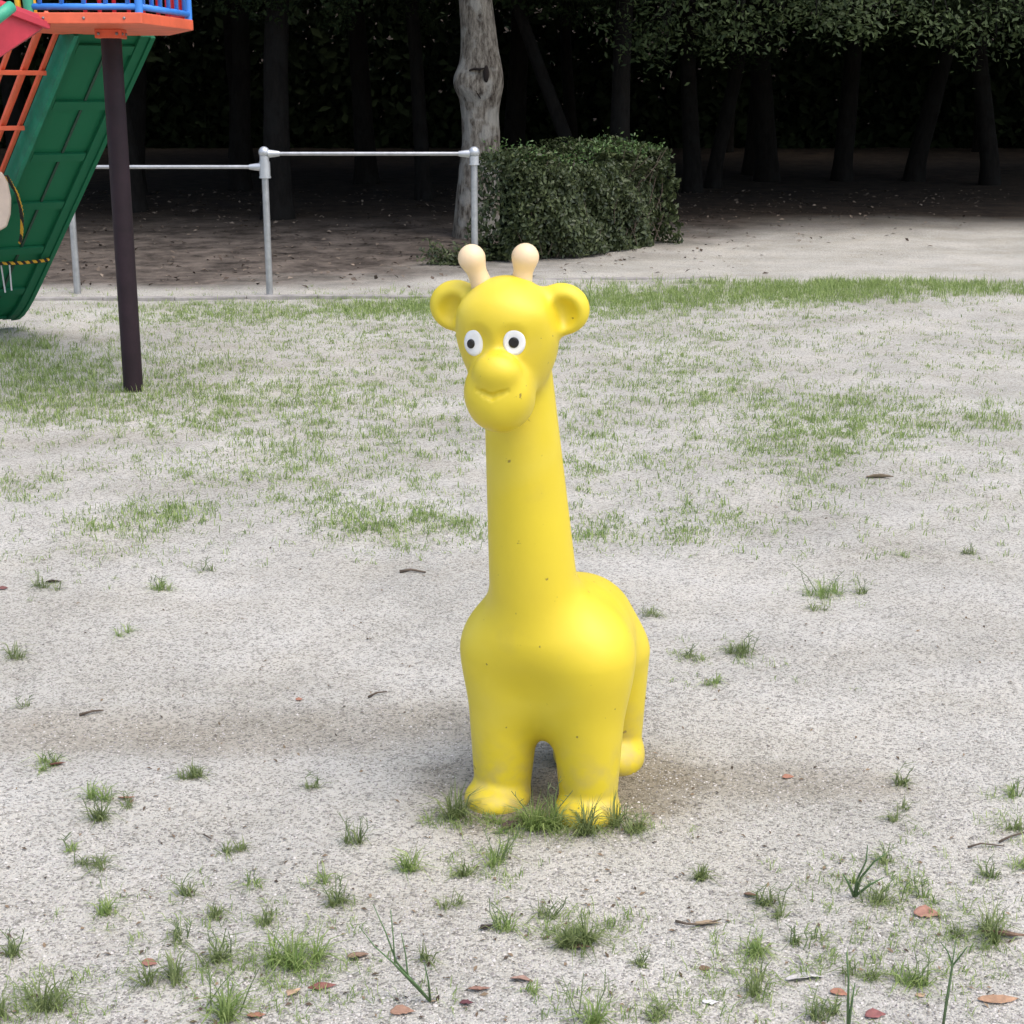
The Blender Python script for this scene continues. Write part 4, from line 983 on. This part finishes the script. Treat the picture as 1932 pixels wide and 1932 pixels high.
for a in [
 (1486, 1468, 26, .5, .2, .6, OR, 'small orange leaf right of the giraffe left forefoot'),
 (1748, 1726, 54, .62, -.1, .55, (.40, .17, .10), 'large orange brown curled leaf at lower right'),
 (1418, 1692, 34, .5, -.2, .8, BR, 'brown curled leaf at the left end of a wide tuft'),
 (1335, 1745, 60, .35, .1, .5, (.36, .25, .13), 'straw brown leaf on a dark twig below right of the giraffe'),
 (1892, 1768, 84, .35, -.15, .7, (.20, .11, .06), 'long brown dead leaf at the right edge'),
 (1584, 1876, 38, .5, -.4, .6, OR, 'red orange leaf behind the upright pair of blades'),
 (1885, 1892, 84, .22, .06, .4, (.42, .22, .10), 'narrow orange leaf in the lower right corner'),
 (1737, 1880, 22, .7, .3, .3, PL, 'tiny pale orange leaf left of the narrow orange leaf'),
 (1518, 1846, 84, .30, .12, .35, WH, 'flat grey white leaf in the lower right'),
 (1340, 1894, 34, .55, .0, .3, (.7, .68, .66), 'small white chip near the bottom right of centre'),
 (676, 1806, 46, .65, .3, .7, (.28, .16, .09), 'brown crumpled leaf left of the long leaning weed'),
 (555, 1876, 36, .7, .9, .9, PL, 'pale orange curled leaf at the bottom left'),
 (608, 1866, 60, .22, .25, .5, RD, 'thin red brown leaf right of the pale orange one'),
 (918, 1753, 32, .7, .5, 1., DK, 'dark brown curled leaf left of a tuft below the giraffe'),
 (1098, 1790, 44, .4, .1, .7, (.25, .12, .07), 'brown leaf tucked under the largest bright tuft'),
 (484, 1920, 40, .6, .2, .7, OR, 'orange leaf at the bottom edge lower left'),
 (108, 1444, 34, .5, .4, .8, (.28, .09, .06), 'red brown leaf beside the spreading tuft at far left'),
 (238, 1508, 34, .35, .1, .5, OR, 'thin orange leaf beside the twin tufts'),
 (283, 1820, 34, .55, -.1, .7, (.34, .13, .08), 'red brown leaf left of a tuft at lower left'),
 (1132, 1546, 36, .7, .7, .9, (.25, .12, .07), 'brown leaf in the grass before the giraffe left forefoot'),
 (968, 1562, 50, .35, .2, .8, (.10, .055, .04), 'dark dead leaf in front of the giraffe right forefoot'),
 (1205, 1560, 34, .5, .1, .8, BR, 'brown leaf right of the grass at the giraffe left forefoot'),
 (1066, 978, 30, .7, 1.2, 1., (.36, .17, .10), 'orange leaf just right behind the giraffe neck'),
 (102, 1100, 32, .4, .2, .8, DK, 'dark leaf in a tuft at far left'),
 (6, 1112, 20, .6, .3, .8, (.2, .06, .05), 'red leaf at the left edge beyond the giraffe'),
 (1658, 902, 60, .3, .1, .6, (.30, .22, .13), 'dry straw leaf in the far grass at right'),
 (1330, 1890-60, 26, .5, .1, .6, BR, 'small brown leaf above the white chip'),
 (905, 1870, 46, .45, .1, .7, (.34, .16, .10), 'red brown leaf at the bottom below the giraffe, left of another'),
 (985, 1850, 50, .4, -.2, .6, (.40, .22, .15), 'faded pink brown leaf at the bottom below the giraffe'),
 (880, 1895, 30, .7, .1, .7, (.16, .04, .05), 'dark red leaf at the bottom below the giraffe'),
 (760, 1912, 52, .4, .1, .7, (.36, .18, .10), 'orange brown leaf at the bottom edge left of centre'),
 (1650, 1918, 44, .5, .2, .7, (.30, .08, .07), 'dark red leaf at the bottom edge right of the tall blades'),
 (565, 1322, 16, .6, .2, .8, OR, 'tiny orange leaf left of the giraffe on the darker sand'),
]: leaf_shape(*a)
M_stick = mat('dead_twig', (.10, .075, .055), .9, var=.3, vscale=40)
def twig(pts, r, label):
    P = [on_ground(*q)+[0, 0, .005+.004*(i % 2)] for i, q in enumerate(pts)]; o = MB().tube([p-P[0] for p in P], list(np.linspace(r, r*.5, len(P))), 6).build('twig', M_stick, None, True); o.location = P[0]
    tag(o, label, 'twig', 'twigs on the sand')
twig([(754, 1081), (775, 1079), (803, 1082)], .006, 'short straight dark twig left of the giraffe neck base')
twig([(1275, 1742), (1295, 1750), (1325, 1748), (1360, 1742)], .003, 'dark thin twig under the straw brown leaf')
twig([(1885, 1592), (1905, 1585), (1932, 1574), (1950, 1568)], .0028, 'dark bent twig at the right edge')
twig([(1826, 1602), (1850, 1598), (1895, 1600)], .0026, 'pinkish thin stick left of the dark bent twig')
twig([(150, 1352), (175, 1347), (195, 1343)], .004, 'small dark twig far left on darker sand')
twig([(695, 1318), (712, 1312), (730, 1308)], .0035, 'small dark twig left of the giraffe shoulder on the darker sand')
twig([(385, 1578), (400, 1590), (428, 1602)][:2], .0022, 'tiny twig above the compact round tuft')
